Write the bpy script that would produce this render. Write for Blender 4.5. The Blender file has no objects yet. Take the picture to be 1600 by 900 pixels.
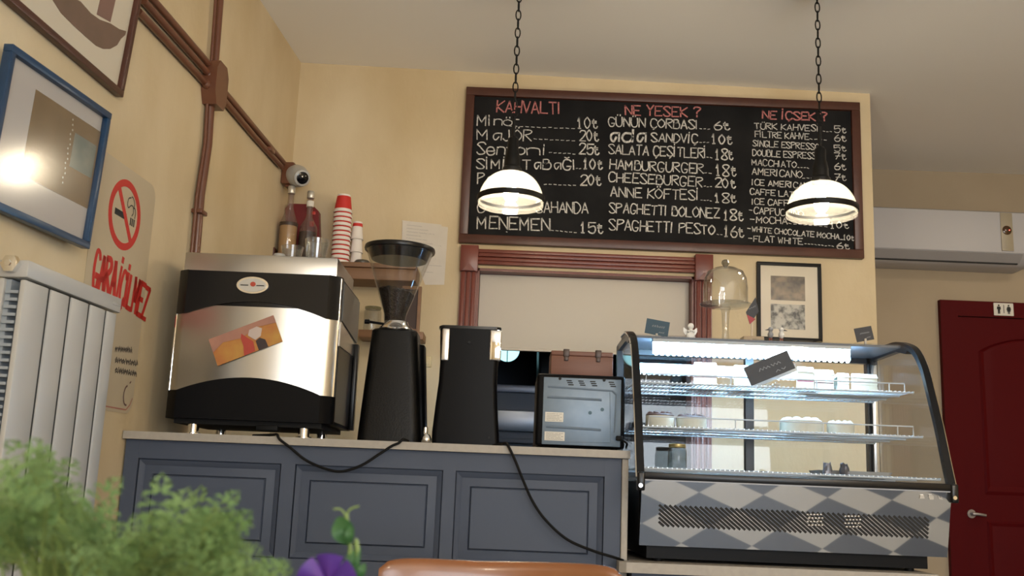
import bpy, bmesh, math, random
from math import pi, sin, cos, sqrt, radians, atan2
from mathutils import Vector, Matrix
random.seed(7)
R = random.Random(11)
SC = bpy.context.scene
COL = SC.collection

# ------------------------------------------------------------------ camera
F, ROLL, PITCH, EYE = 1590.0, 0.040, 0.19458, 1.05
cR = Vector((cos(ROLL), -sin(ROLL)*sin(PITCH), sin(ROLL)*cos(PITCH)))
cU = Vector((-sin(ROLL), -cos(ROLL)*sin(PITCH), cos(ROLL)*cos(PITCH)))
cF = Vector((0, cos(PITCH), sin(PITCH)))
cam = bpy.data.cameras.new('camera'); cam_o = bpy.data.objects.new('camera', cam); COL.objects.link(cam_o)
cam.sensor_width = 36; cam.lens = F/1600*36; cam.clip_start = .05; cam.clip_end = 60
cam.dof.use_dof = True; cam.dof.focus_distance = 4.0; cam.dof.aperture_fstop = 7
m = Matrix((cR, cU, -cF)).transposed().to_4x4(); m.translation = (0, 0, EYE); cam_o.matrix_world = m
SC.camera = cam_o
SC.view_settings.view_transform = 'Standard'; SC.view_settings.look = 'None'
SC.view_settings.gamma = 1; SC.view_settings.use_curve_mapping = False
SC.view_settings.exposure = 1.0
SC.cycles.use_denoising = True
SC.cycles.max_bounces = 10; SC.cycles.transparent_max_bounces = 24
SC.cycles.sample_clamp_indirect = 4.0
SC.cycles.caustics_reflective = False; SC.cycles.caustics_refractive = False

# ------------------------------------------------------------------ light
WD = bpy.data.worlds.new('world'); SC.world = WD; WD.use_nodes = True
WD.node_tree.nodes['Background'].inputs[0].default_value = (.6, .7, .8, 1)
WD.node_tree.nodes['Background'].inputs[1].default_value = 0.05
def area(name, loc, target, sx, sy, power, col):
    l = bpy.data.lights.new(name, 'AREA'); l.shape = 'RECTANGLE'; l.size = sx; l.size_y = sy; l.energy = power; l.color = col
    o = bpy.data.objects.new(name, l); COL.objects.link(o); o.location = loc
    o.rotation_euler = (Vector(target)-Vector(loc)).to_track_quat('-Z', 'Y').to_euler(); return o
WARM = (1.0, .85, .66)
area('window_daylight', (1.4, -3.85, 1.5), (1.2, 0, 2.4), 3.0, 1.7, 75, (.82, .91, 1.0))
for i, (x, y, p) in enumerate(((2.3, -.4, 36), (0.2, -1.2, 28), (2.6, -2.4, 24))):      # unseen point lights added behind the camera to brighten the ceiling
    l = bpy.data.lights.new('ceiling_fill_light', 'POINT'); l.energy = p; l.color = WARM; l.shadow_soft_size = .12
    o = bpy.data.objects.new('ceiling_fill_light', l); COL.objects.link(o); o.location = (x, y, 2.4)
area('alcove_area_light', (3.1, 4.3, 2.92), (3.1, 4.3, 0), .3, .3, 5, WARM)  # warm area light high in front of the alcove, no fixture built

# ------------------------------------------------------------------ pixel helpers (image taken as 1600x900)
def ray(px, py): return cF + cR*((px-800)/F) - cU*((py-450)/F)
def U(px, py, Y):
    d = ray(px, py); t = Y/d.y; return Vector((d.x*t, Y, EYE+d.z*t))
LK, LX0 = 0.07567, -1.436146
LN = sqrt(1+LK*LK)
LT = Vector((LK, 1, 0))/LN; LNRM = Vector((1, -LK, 0))/LN
def W(px, py, off=0.0):            # pixel -> (s, z) on a plane parallel to the left wall, off metres into the room
    d = ray(px, py); t = (LX0+off*LN)/(d.x-LK*d.y); p = d*t; p -= Vector((LX0, 0, 0))
    return p.dot(LT), EYE+p.z
def LW(s, n, z): return Vector((LX0, 0, 0))+LT*s+LNRM*n+Vector((0, 0, z))
ML = Matrix((( LT.x, LNRM.x, 0, LX0), (LT.y, LNRM.y, 0, 0), (0, 0, 1, 0), (0, 0, 0, 1)))   # local (s, n, z) -> world

# ------------------------------------------------------------------ materials
def lin(c):
    if isinstance(c, str):
        v = [int(c[i:i+2], 16)/255 for i in (0, 2, 4)]
        return tuple(x/12.92 if x <= .04045 else ((x+.055)/1.055)**2.4 for x in v)
    return tuple(c)
MATS = {}
def M(name, col, rough=.5, metal=0.0, var=None, bump=None, spec=None, emis=None, coat=0, stretch=None):
    if name in MATS: return MATS[name]
    mt = bpy.data.materials.new(name); mt.use_nodes = True; nt = mt.node_tree; N = nt.nodes; L = nt.links
    b = N['Principled BSDF']; c = lin(col)
    b.inputs['Base Color'].default_value = (*c, 1); b.inputs['Roughness'].default_value = rough; b.inputs['Metallic'].default_value = metal
    if spec is not None: b.inputs['Specular IOR Level'].default_value = spec
    if coat: b.inputs['Coat Weight'].default_value = coat; b.inputs['Coat Roughness'].default_value = .08
    if emis: b.inputs['Emission Color'].default_value = (*lin(emis[0]), 1); b.inputs['Emission Strength'].default_value = emis[1]
    if var or bump:
        tc = N.new('ShaderNodeTexCoord'); mp = N.new('ShaderNodeMapping'); L.new(tc.outputs['Object'], mp.inputs[0])
        if stretch: mp.inputs['Scale'].default_value = stretch
    if var:
        sc, amt, c2 = var
        n = N.new('ShaderNodeTexNoise'); n.inputs['Scale'].default_value = sc; n.inputs['Detail'].default_value = 6; L.new(mp.outputs[0], n.inputs[0])
        rp = N.new('ShaderNodeValToRGB'); rp.color_ramp.elements[0].position = .5-amt; rp.color_ramp.elements[1].position = .5+amt
        rp.color_ramp.elements[0].color = (*c, 1); rp.color_ramp.elements[1].color = (*lin(c2), 1)
        L.new(n.outputs[0], rp.inputs[0]); L.new(rp.outputs[0], b.inputs['Base Color'])
    if bump:
        n2 = N.new('ShaderNodeTexNoise'); n2.inputs['Scale'].default_value = bump[0]; n2.inputs['Detail'].default_value = 4; L.new(mp.outputs[0], n2.inputs[0])
        bp = N.new('ShaderNodeBump'); bp.inputs['Strength'].default_value = bump[1]; bp.inputs['Distance'].default_value = .01
        L.new(n2.outputs[0], bp.inputs['Height']); L.new(bp.outputs[0], b.inputs['Normal'])
    MATS[name] = mt; return mt
def GLASS(name, tint=(1, 1, 1), refl=1.0, rough=.02, diff=0.0, fres=1.5, dcol=(.9, .9, .9)):
    if name in MATS: return MATS[name]
    mt = bpy.data.materials.new(name); mt.use_nodes = True; nt = mt.node_tree; N = nt.nodes; L = nt.links
    N.remove(N['Principled BSDF']); out = N['Material Output']
    t = N.new('ShaderNodeBsdfTransparent'); t.inputs[0].default_value = (*lin(tint), 1)
    g = N.new('ShaderNodeBsdfGlossy'); g.inputs['Roughness'].default_value = rough
    fr = N.new('ShaderNodeLayerWeight'); fr.inputs[0].default_value = .5      # two-sided Schlick term, the same on both faces of a thin wall
    pw = N.new('ShaderNodeMath'); pw.operation = 'POWER'; pw.inputs[1].default_value = 4.0; L.new(fr.outputs['Facing'], pw.inputs[0])
    mu = N.new('ShaderNodeMath'); mu.operation = 'MULTIPLY_ADD'; mu.inputs[1].default_value = .8*min(refl, 1.2); mu.inputs[2].default_value = .035*refl; mu.use_clamp = True; L.new(pw.outputs[0], mu.inputs[0])
    mx = N.new('ShaderNodeMixShader'); L.new(mu.outputs[0], mx.inputs[0])
    src = t.outputs[0]
    if diff:
        d = N.new('ShaderNodeBsdfDiffuse'); d.inputs[0].default_value = (*dcol, 1)
        tr = N.new('ShaderNodeBsdfTranslucent'); tr.inputs[0].default_value = (*dcol, 1)
        a = N.new('ShaderNodeMixShader'); a.inputs[0].default_value = .5; L.new(d.outputs[0], a.inputs[1]); L.new(tr.outputs[0], a.inputs[2])
        q = N.new('ShaderNodeMixShader'); q.inputs[0].default_value = diff; L.new(t.outputs[0], q.inputs[1]); L.new(a.outputs[0], q.inputs[2]); src = q.outputs[0]
    L.new(src, mx.inputs[1]); L.new(g.outputs[0], mx.inputs[2]); L.new(mx.outputs[0], out.inputs[0])
    MATS[name] = mt; return mt
def EMIT(name, col, st):
    if name in MATS: return MATS[name]
    mt = bpy.data.materials.new(name); mt.use_nodes = True; nt = mt.node_tree
    nt.nodes.remove(nt.nodes['Principled BSDF']); e = nt.nodes.new('ShaderNodeEmission')
    e.inputs[0].default_value = (*lin(col), 1); e.inputs[1].default_value = st
    nt.links.new(e.outputs[0], nt.nodes['Material Output'].inputs[0]); MATS[name] = mt; return mt

m_wall = M('ochre_sponged_plaster', (.565, .44, .26), .85, var=(2.6, .20, (.69, .575, .385)), bump=(45, .12), stretch=(1, 1, .6))
m_ceil = M('ceiling_paint', (.88, .86, .83), .9, var=(1.0, .4, (.91, .89, .87)))
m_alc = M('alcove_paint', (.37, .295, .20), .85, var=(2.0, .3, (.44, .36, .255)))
m_white = M('white_enamel', (.45, .445, .425), .4)
m_whitem = M('white_matte', (.66, .61, .53), .8)
m_steel = M('polished_steel', (.54, .525, .49), .30, 1.0)
m_steelb = M('brushed_steel', (.62, .61, .60), .26, 1.0)
m_chrome = M('chrome', (.85, .85, .85), .06, 1.0)
m_black = M('black_gloss_plastic', (.0035, .0035, .0045), .28, spec=.35)
m_blackm = M('black_satin_plastic', (.0025, .0025, .0032), .42, spec=.12)
m_blackr = M('black_rubber', (.004, .004, .004), .6, spec=.2)
m_iron = M('black_iron', (.004, .0035, .003), .5, spec=.25)
m_dkred = M('red_brown_painted_wood', (.135, .028, .018), .35, var=(9, .3, (.19, .045, .028)), stretch=(1, 1, .15))
m_door = M('crimson_door_paint', (.075, .0018, .003), .55, spec=.1)
m_frame = M('dark_walnut_frame', (.055, .016, .009), .4, var=(12, .3, (.085, .028, .016)))
m_pipe = M('copper_brown_paint', (.125, .046, .026), .3, var=(8, .3, (.175, .07, .038)))
m_cab = M('slate_blue_cabinet_paint', (.064, .080, .117), .5, spec=.25, var=(3, .35, (.076, .093, .134)))
m_top = M('beige_laminate', (.34, .31, .265), .5, var=(60, .25, (.39, .355, .305)))
m_board = M('blackboard_slate', (.0040, .0038, .0042), .7, spec=.15, var=(4.5, .2, (.014, .0135, .014)))
m_chalk = M('white_chalk', (.34, .33, .31), .95, var=(120, .16, (.74, .71, .66)))
m_chalkr = M('red_chalk', (.34, .10, .10), .95, var=(120, .2, (.60, .24, .22)))
m_paper = M('paper_white', (.72, .69, .62), .9)
m_ink = M('black_ink', (.02, .02, .02), .8)
m_red = M('red_print', (.52, .03, .02), .6)
m_wood = M('light_brown_wood', (.17, .085, .04), .5, var=(7, .3, (.26, .135, .065)), stretch=(.3, 1, 3))
m_woodd = M('walnut_box_wood', (.14, .055, .035), .5, var=(10, .3, (.21, .09, .055)), stretch=(.4, 1, 3))
m_bean = M('roasted_coffee_beans', (.008, .005, .0035), .5, spec=.3, var=(160, .2, (.024, .013, .008)), bump=(160, .9))
g_pane = GLASS('clear_pane', refl=.9)
g_case = GLASS('case_glass', (.95, .97, .985), refl=.5)
g_clear = GLASS('clear_glassware', (.88, .89, .89), refl=2.4, rough=.03, diff=.05)
g_hop = GLASS('clear_hopper_plastic', (.97, .97, .96), refl=.8, rough=.05)
g_shade = GLASS('prismatic_lamp_glass', (.98, .96, .9), refl=.9, rough=.1, diff=.15, dcol=(.93, .90, .80))

# ------------------------------------------------------------------ mesh builder
ORI = {}
class MB:
    def __init__(s): s.bm = bmesh.new()
    def box(s, x0, x1, y0, y1, z0, z1, bev=0, seg=2, mtx=None):
        b = bmesh.new() if bev else s.bm
        vs = [b.verts.new(p) for p in ((x0,y0,z0),(x1,y0,z0),(x1,y1,z0),(x0,y1,z0),(x0,y0,z1),(x1,y0,z1),(x1,y1,z1),(x0,y1,z1))]
        for f in ((3,2,1,0),(4,5,6,7),(0,1,5,4),(1,2,6,5),(2,3,7,6),(3,0,4,7)): b.faces.new([vs[i] for i in f])
        if bev:
            bmesh.ops.bevel(b, geom=list(b.edges), offset=bev, segments=seg, profile=.5, affect='EDGES', clamp_overlap=True)
            if mtx: bmesh.ops.transform(b, matrix=mtx, verts=b.verts)
            s.merge(b)
        elif mtx: bmesh.ops.transform(b, matrix=mtx, verts=vs)
        return s
    def merge(s, b):
        mp = {}
        for v in b.verts: mp[v] = s.bm.verts.new(v.co)
        for f in b.faces:
            try: s.bm.faces.new([mp[v] for v in f.verts])
            except ValueError: pass
        b.free()
    def loft(s, rings, cap0=True, cap1=True, closed=True):
        rr = [[s.bm.verts.new(p) for p in r] for r in rings]; n = len(rings[0])
        for a, b in zip(rr, rr[1:]):
            for i in range(n if closed else n-1):
                j = (i+1) % n
                try: s.bm.faces.new((a[i], a[j], b[j], b[i]))
                except ValueError: pass
        if cap0 and closed: s.bm.faces.new(rr[0][::-1])
        if cap1 and closed: s.bm.faces.new(rr[-1])
        return s
    def lathe(s, c, prof, n=32, cap=True, ax='z'):
        rings = []
        for r, h in prof:
            ring = []
            for i in range(n):
                a = 2*pi*i/n; u, v = r*cos(a), r*sin(a)
                ring.append({'z': (c[0]+u, c[1]+v, c[2]+h), 'y': (c[0]+u, c[1]+h, c[2]+v), 'x': (c[0]+h, c[1]+u, c[2]+v)}[ax])
            rings.append(ring)
        return s.loft(rings, cap and prof[0][0] > 0, cap and prof[-1][0] > 0)
    def tube(s, pts, r, n=8, closed=False):
        pts = [Vector(p) for p in pts]; N = len(pts); rings = []; up = None
        for i, p in enumerate(pts):
            if closed: t = pts[(i+1) % N]-pts[i-1]
            else: t = pts[min(i+1, N-1)]-pts[max(i-1, 0)]
            if t.length < 1e-9: t = Vector((0, 0, 1))
            t.normalize()
            if up is None:
                up = Vector((0, 0, 1)) if abs(t.z) < .9 else Vector((1, 0, 0))
            a = t.cross(up)
            if a.length < 1e-6: a = t.cross(Vector((1, 0.3, 0)))
            a.normalize(); up = a.cross(t); rr = r[i] if isinstance(r, (list, tuple)) else r
            rings.append([p+(a*cos(2*pi*k/n)+up*sin(2*pi*k/n))*rr for k in range(n)])
        if closed:
            rings.append(rings[0]); s.loft(rings, False, False); bmesh.ops.remove_doubles(s.bm, verts=s.bm.verts, dist=1e-6)
        else: s.loft(rings)
        return s
    def prism(s, poly, ax, a, b, mtx=None):
        def P(u, v, h): return {'y': (u, h, v), 'x': (h, u, v), 'z': (u, v, h)}[ax]
        r0 = [s.bm.verts.new(P(u, v, a)) for u, v in poly]; r1 = [s.bm.verts.new(P(u, v, b)) for u, v in poly]
        n = len(poly)
        for i in range(n): s.bm.faces.new((r0[i], r0[(i+1) % n], r1[(i+1) % n], r1[i]))
        s.bm.faces.new(r0[::-1]); s.bm.faces.new(r1)
        if mtx: bmesh.ops.transform(s.bm, matrix=mtx, verts=r0+r1)
        return s
    def ell(s, c, r, nu=16, nv=10):
        c = Vector(c); r = (r, r, r) if not isinstance(r, (tuple, list)) else r
        top = s.bm.verts.new(c+Vector((0, 0, r[2]))); bot = s.bm.verts.new(c-Vector((0, 0, r[2]))); rows = []
        for j in range(1, nv):
            t = pi*j/nv
            rows.append([s.bm.verts.new(c+Vector((r[0]*sin(t)*cos(2*pi*i/nu), r[1]*sin(t)*sin(2*pi*i/nu), r[2]*cos(t)))) for i in range(nu)])
        for i in range(nu):
            j = (i+1) % nu
            s.bm.faces.new((top, rows[0][i], rows[0][j])); s.bm.faces.new((bot, rows[-1][j], rows[-1][i]))
            for a, b in zip(rows, rows[1:]): s.bm.faces.new((a[i], b[i], b[j], a[j]))
        return s
    def face(s, pts):
        s.bm.faces.new([s.bm.verts.new(p) for p in pts]); return s
    def build(s, name, mat, parent=None, mtx=None, ang=38, recalc=True):
        bm = s.bm
        if mtx: bmesh.ops.transform(bm, matrix=mtx, verts=bm.verts)
        if recalc: bmesh.ops.recalc_face_normals(bm, faces=bm.faces)
        if parent is not None: o0 = ORI[parent.name]
        else:
            xs = [v.co for v in bm.verts]
            mn = Vector([min(c[i] for c in xs) for i in range(3)]); mx = Vector([max(c[i] for c in xs) for i in range(3)])
            o0 = Vector(((mn.x+mx.x)/2, (mn.y+mx.y)/2, mn.z))
        bmesh.ops.translate(bm, vec=-o0, verts=bm.verts)
        me = bpy.data.meshes.new(name); bm.to_mesh(me); bm.free(); me.materials.append(mat)
        me.polygons.foreach_set('use_smooth', [True]*len(me.polygons)); me.set_sharp_from_angle(angle=radians(ang))
        o = bpy.data.objects.new(name, me); COL.objects.link(o)
        if parent is not None: o.parent = parent
        else: o.location = o0
        ORI[o.name] = o0; return o
def tag(o, label, cat, group=None, kind=None):
    o['label'] = label; o['category'] = cat
    if group: o['group'] = group
    if kind: o['kind'] = kind
    return o
def thing(name, label, cat, loc, group=None):
    o = bpy.data.objects.new(name, None); o.empty_display_size = .05; COL.objects.link(o); o.location = loc
    ORI[o.name] = Vector(loc); return tag(o, label, cat, group)
def struct(name, mb, mat, **k):
    o = mb.build(name, mat, **k); o['kind'] = 'structure'; return o
def rrect(cx, cy, w, d, r, z, n=5):
    pts = []
    for (sx, sy, a0) in ((1, 1, 0), (-1, 1, pi/2), (-1, -1, pi), (1, -1, 3*pi/2)):
        for i in range(n+1):
            a = a0+pi/2*i/n; pts.append((cx+sx*(w/2-r)+r*cos(a), cy+sy*(d/2-r)+r*sin(a), z))
    return pts
def curve(pts, n=8):                 # Catmull-Rom through points
    pts = [Vector(p) for p in pts]; out = []
    P = [pts[0]*2-pts[1]]+pts+[pts[-1]*2-pts[-2]]
    for i in range(1, len(P)-2):
        for k in range(n):
            t = k/n; a, b, c, d = P[i-1:i+3]
            out.append(.5*((2*b)+(c-a)*t+(2*a-5*b+4*c-d)*t*t+(3*b-a-3*c+d)*t**3))
    return out+[pts[-1]]

# ------------------------------------------------------------------ hand lettering made of strokes
G = {'A':'00 26 40|12 32','B':'00 06|06 26 35 24 03|03 34 42 30 00','C':'45 36 16 04 02 10 30 41','D':'00 06|06 26 44 42 20 00',
'E':'46 06|06 00|00 40|03 33','F':'46 06 00|03 33','G':'45 36 16 04 02 10 30 42|42 22','H':'00 06|40 46|03 43','I':'20 26','J':'36 31 20 10 01',
'K':'00 06|46 03 40','L':'06 00 40','M':'00 06|06 22 46|46 40','N':'00 06|06 40|40 46','O':'26 04 02 20 42 44 26','P':'00 06|06 36 45 34 03',
'R':'00 06|06 36 45 34 03|13 40','S':'45 36 16 05 14 32 41 30 10 01','T':'06 46|26 20','U':'06 02 10 30 42 46','V':'06 20 46','W':'06 10 24|24 30 46',
'Y':'06 23 46|23 20','Z':'06 46 00|00 40','0':'26 04 02 20 42 44 26','1':'14 26 20|10 30','2':'05 16 36 45 33 00|00 40','5':'46 06 03|03 34 42 30 10 01',
'6':'36 14 02 10 30 42 33 13 02','7':'06 46 10|13 43','8':'23 05 16 36 45 23 01 10 30 41 23','?':'05 16 36 45 23 22|20 21','-':'03 33',
't':'15 11 20 30 41|04 34|03 33','a':'44 24 13 11 20 32|44 40','d':'43 34 14 02 10 30 42|46 40','e':'02 42|42 34 14 02 10 30 41','f':'46 36 25 20|04 44',
'i':'20 24|26 25','n':'00 04|03 14 34 43 40','o':'24 03 01 20 41 43 24','r':'00 04|03 14 34','.':'00 10','_':'00 30',':':'21 22|24 25'}
DIA = {'Ç':('C','c'),'Ş':('S','c'),'Ö':('O','u'),'Ü':('U','u'),'İ':('I','d'),'Ğ':('G','b'),'ö':('o','u'),'₺':('t','')}
ADV = {'I':2.4,'i':2.4,'1':4.2,' ':2.6,'İ':2.4,'M':5.6,'W':5.6,'.':2.2,'_':3.6,'t':4.4}
def strokes(ch):
    d = ''
    if ch in DIA: ch, d = DIA[ch]
    if ch not in G: return []
    out = [[(int(t[0]), int(t[1])) for t in st.split()] for st in G[ch].split('|')]
    top = 7.3 if ch != 'o' else 5.4
    if d == 'c': out.append([(2.2, 0), (2.6, -.7), (1.7, -1.4)])
    if d == 'u': out += [[(1.1, top-.3), (1.2, top+.3)], [(2.8, top-.3), (2.9, top+.3)]]
    if d == 'd': out.append([(2, top-.3), (2.05, top+.3)])
    if d == 'b': out.append([(.9, top+.3), (2, top-.3), (3.1, top+.3)])
    return out
def ribbon(mb, pts, w, to3):
    P = [Vector((a, b)) for a, b in pts]; L_, R_ = [], []
    for i, p in enumerate(P):
        t = P[min(i+1, len(P)-1)]-P[max(i-1, 0)]
        if t.length < 1e-9: continue
        t.normalize(); n = Vector((-t.y, t.x))*w/2; e = -t*w*.3 if i == 0 else (t*w*.3 if i == len(P)-1 else Vector((0, 0)))
        L_.append(mb.bm.verts.new(to3(*(p+n+e)))); R_.append(mb.bm.verts.new(to3(*(p-n+e))))
    for i in range(len(L_)-1): mb.bm.faces.new((L_[i], R_[i], R_[i+1], L_[i+1]))
def write(mb, text, p0, p1, h, w, to3, jit=.12):
    """text from p0 to p1 (2-D points on the surface), capital height h, stroke width w"""
    p0, p1 = Vector(p0), Vector(p1); tot = sum(ADV.get(c, 5) for c in text)-1.0
    ux = (p1-p0)/tot; uy = Vector((-ux.y, ux.x)).normalized()*h/6
    if uy.y < 0: uy = -uy
    x = 0
    for c in text:
        dx, dy, sk, sy = R.uniform(-jit, jit), R.uniform(-jit, jit)*1.6, R.uniform(-.05, .07), R.uniform(.94, 1.06)
        off = -1.9 if c in 'Iİi' else (-.6 if c == '1' else 0)
        wd = .8 if c in '0t₺1' else 1
        for st in strokes(c):
            st = [(a+R.uniform(-jit, jit)*.7, b+R.uniform(-jit, jit)*.7) for a, b in st]
            pts = [(v.x, v.y) for v in curve([(a, b, 0) for a, b in st], 5)] if len(st) >= 5 else st
            if len(st) == 3 and len(pts) == 3:      # keep corners: split into two ribbons
                segs = [pts[:2], pts[1:]]
            else: segs = [pts]
            for sg in segs:
                ribbon(mb, [tuple(p0+ux*(x+off+dx+a*wd+sk*b)+uy*(b*sy+dy)) for a, b in sg], w*R.uniform(.85, 1.15), to3)
        x += ADV.get(c, 5)
def scribble(mb, p0, p1, h, w, to3, n=14, rnd=R):
    p0, p1 = Vector(p0), Vector(p1); d = p1-p0; q = Vector((-d.y, d.x)).normalized()
    if q.y < 0: q = -q
    pts = []
    for i in range(n+1):
        if i and rnd.random() < .14 and len(pts) > 1:
            ribbon(mb, pts, w, to3); pts = []
        pts.append(tuple(p0+d*i/n+q*h*((i % 2)*rnd.uniform(.5, 1))))
    if len(pts) > 1: ribbon(mb, pts, w, to3)

# ================================================================== THE ROOM
YB, YA = 4.70, 5.85                  # back wall, alcove wall
PILX = U(1365, 340, YB).x            # where the back wall ends
hL, hR = U(721, 400, YB).x, U(1111, 470, YB).x
hT = U(900, 396, YB).z
aw = .078                            # architrave width
oL, oR, oT = hL+aw, hR-aw, U(900, 425, YB).z-.0
wl0, wl1 = -4.2, 4.82
b = MB(); b.box(wl0, wl1, -.12, 0, 0, 3.12); struct('wall_left', b, m_wall, mtx=ML)
b = MB(); b.box(-1.19, oL, YB, YB+.16, 0, 3.12); b.box(oR, PILX, YB, YB+.16, 0, 3.12); b.box(oL, oR, YB, YB+.16, oT, 3.12)
b.box(PILX-.16, PILX, YB+.16, YA, 0, 3.12); struct('wall_back', b, m_wall)
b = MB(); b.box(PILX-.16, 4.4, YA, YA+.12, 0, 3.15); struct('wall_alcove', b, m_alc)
b = MB(); b.box(4.2, 4.32, -4.2, YA+.12, 0, 3.15); struct('wall_right', b, m_wall)
b = MB(); b.box(-2.0, 4.3, -4.2, -4.05, 0, 3.15); struct('wall_front', b, m_wall)
zl, zr = 3.062, 3.018
b = MB(); b.prism([(-2.2, zl+.02), (-1.08, zl), (PILX, zr), (4.4, zr+.012), (4.4, 3.2), (-2.2, 3.2)], 'y', -4.2, YA+.12); struct('ceiling', b, m_ceil)
# floor: pale and blue-grey tiles laid diagonally
mf = bpy.data.materials.new('diagonal_chequer_tiles'); mf.use_nodes = True; N = mf.node_tree.nodes; L = mf.node_tree.links
tc = N.new('ShaderNodeTexCoord'); mp = N.new('ShaderNodeMapping'); mp.inputs['Rotation'].default_value = (0, 0, pi/4); mp.inputs['Location'].default_value = (-.0675, -.0375, .013)
ck = N.new('ShaderNodeTexChecker'); ck.inputs['Scale'].default_value = 1/.235; ck.inputs[1].default_value = (.46, .45, .43, 1); ck.inputs[2].default_value = (.045, .065, .105, 1)
L.new(tc.outputs['Object'], mp.inputs[0]); L.new(mp.outputs[0], ck.inputs[0]); L.new(ck.outputs[0], N['Principled BSDF'].inputs['Base Color']); N['Principled BSDF'].inputs['Roughness'].default_value = .5
b = MB(); b.box(-2.2, 4.4, -4.2, 6.9, -.1, 0); struct('floor', b, mf)
# kitchen behind the hatch
m_kit = M('unlit_kitchen_slate', (.030, .034, .046), .7)  # slate darkened in colour to carry the gloom of the unlit kitchen
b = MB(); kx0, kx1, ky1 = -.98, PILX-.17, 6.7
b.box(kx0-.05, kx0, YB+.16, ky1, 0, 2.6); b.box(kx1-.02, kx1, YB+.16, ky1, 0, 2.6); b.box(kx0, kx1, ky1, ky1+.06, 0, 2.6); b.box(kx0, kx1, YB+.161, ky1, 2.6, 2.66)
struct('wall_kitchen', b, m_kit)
# hatch architrave
b = MB()
def arch_v(x0, x1, z0, z1):
    b.box(x0, x1, YB-.022, YB, z0, z1)
    w = (x1-x0)
    for i in range(3): b.box(x0+w*(.06+.31*i), x0+w*(.06+.31*i+.25), YB-.032, YB-.02, z0, z1, .004)
cz = hT-.115
arch_v(hL, hL+aw, 0, cz); arch_v(hR-aw, hR, 0, cz)
for x0 in (hL, hR-aw):
    b.box(x0-.003, x0+aw+.003, YB-.04, YB, cz, hT+.012, .003)
    b.prism([(x0+.008, cz+.002), (x0+aw-.008, cz+.002), (x0+aw/2, cz+.038)], 'y', YB-.05, YB-.038)
for i in range(4):
    z0 = hT-.076+.019*i; b.box(hL+aw, hR-aw, YB-.028+.004*(i % 2), YB, z0, z0+.0175, .003)
b.box(oL-.001, oL+.012, YB, YB+.14, 0, oT); b.box(oR-.012, oR+.001, YB, YB+.14, 0, oT); b.box(oL, oR, YB, YB+.14, oT-.012, oT+.001)
struct('trim_1', b, m_dkred)

# ================================================================== CHALKBOARD
by = YB-.03
def on(Y): return lambda px, py: (U(px, py, Y).x, U(px, py, Y).z)
bp = on(by)
bx0, bx1 = (bp(729, 135)[0]+bp(716.5, 378)[0])/2, (bp(1344, 161)[0]+bp(1349.6, 405)[0])/2
bz1, bz0 = (bp(729, 135)[1]+bp(1344, 161)[1])/2, (bp(716.5, 378)[1]+bp(1349.6, 405)[1])/2
cb = thing('menu_chalkboard', 'wide black menu chalkboard in dark brown frame above the serving hatch', 'chalkboard', ((bx0+bx1)/2, by, bz0))
b = MB(); fw = .042
b.box(bx0, bx1, by-.006, YB, bz1-fw, bz1, .003); b.box(bx0, bx1, by-.006, YB, bz0, bz0+fw, .003)
b.box(bx0, bx0+fw, by-.0055, YB, bz0+fw, bz1-fw, .003); b.box(bx1-fw, bx1, by-.0055, YB, bz0+fw, bz1-fw, .003); b.build('frame', m_frame, cb)
b = MB(); b.box(bx0+fw-.002, bx1-fw+.002, by+.012, YB-.002, bz0+fw-.002, bz1-fw+.002); b.build('slate', m_board, cb)
ty = by+.0105; tp = on(ty); T3 = lambda a, c: (a, ty, c)
def line(mb, t, x0, y0, x1, y1, hpx, wpx=1.9): write(mb, t, tp(x0, y0), tp(x1, y1), hpx*ty/F, wpx*ty/F, T3)
def dots(mb, x0, y0, x1, y1, n):
    for i in range(n):
        u = i/n; v = (i+.55)/n
        ribbon(mb, [tp(x0+(x1-x0)*u, y0+(y1-y0)*u+R.uniform(-.6, .6)), tp(x0+(x1-x0)*v, y0+(y1-y0)*v+R.uniform(-.6, .6))], 1.1*ty/F, T3)
b = MB()
for t, x0, y0, x1, y1, h in (('KAHVALTI', 776, 175, 876, 178, 20), ('NE YESEK ?', 977, 179, 1094, 183, 17), ('NE İÇSEK ?', 1191, 185, 1293, 189, 14)):
    b = MB(); line(b, t, x0, y0, x1, y1, h, 2.2); b.build('chalk_heading', m_chalkr, cb)['label'] = 'red chalk heading'
b = MB()
line(b, 'Mi', 745, 196, 768, 196, 17); line(b, 'nör', 772, 195, 814, 197, 16); dots(b, 794, 197, 902, 201, 12)
line(b, 'Ma', 745, 218, 783, 219, 18); line(b, 'JÖR', 786, 219, 830, 220, 18); dots(b, 834, 217, 902, 220, 8)
line(b, 'Senfo', 745, 241, 820, 242, 19); line(b, 'ni', 824, 242, 856, 242, 18); dots(b, 858, 238, 902, 241, 6)
line(b, 'SİMİT TaBaĞI', 744, 263, 900, 265, 16); dots(b, 900, 263, 910, 264, 2)
line(b, 'PaS', 746, 287, 782, 287, 18); dots(b, 850, 288, 903, 290, 7)
line(b, 'C', 746, 332, 757, 332, 16); line(b, 'SAHANDA', 838, 332, 919, 333, 18)
line(b, 'MENEMEN', 746, 357, 859, 360, 20, 2.1); dots(b, 861, 360, 904, 364, 6)
for t, x0, x1, y in (('10₺', 903, 936, 200), ('20₺', 906, 937, 220), ('25₺', 905, 938, 240.5), ('10₺', 912, 943, 263.5), ('20₺', 907, 941, 289), ('15₺', 908, 944, 364)):
    line(b, t, x0, y, x1, y+1, 18, 2.1)
dots(b, 791, 362, 794, 364, 1)
b.build('chalk_breakfast_writing', m_chalk, cb)['label'] = 'white chalk breakfast list'; b = MB()
line(b, 'GÜNÜN ÇORBASI', 951, 197, 1091, 201.5, 15); dots(b, 1093, 201, 1112, 202, 3)
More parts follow.
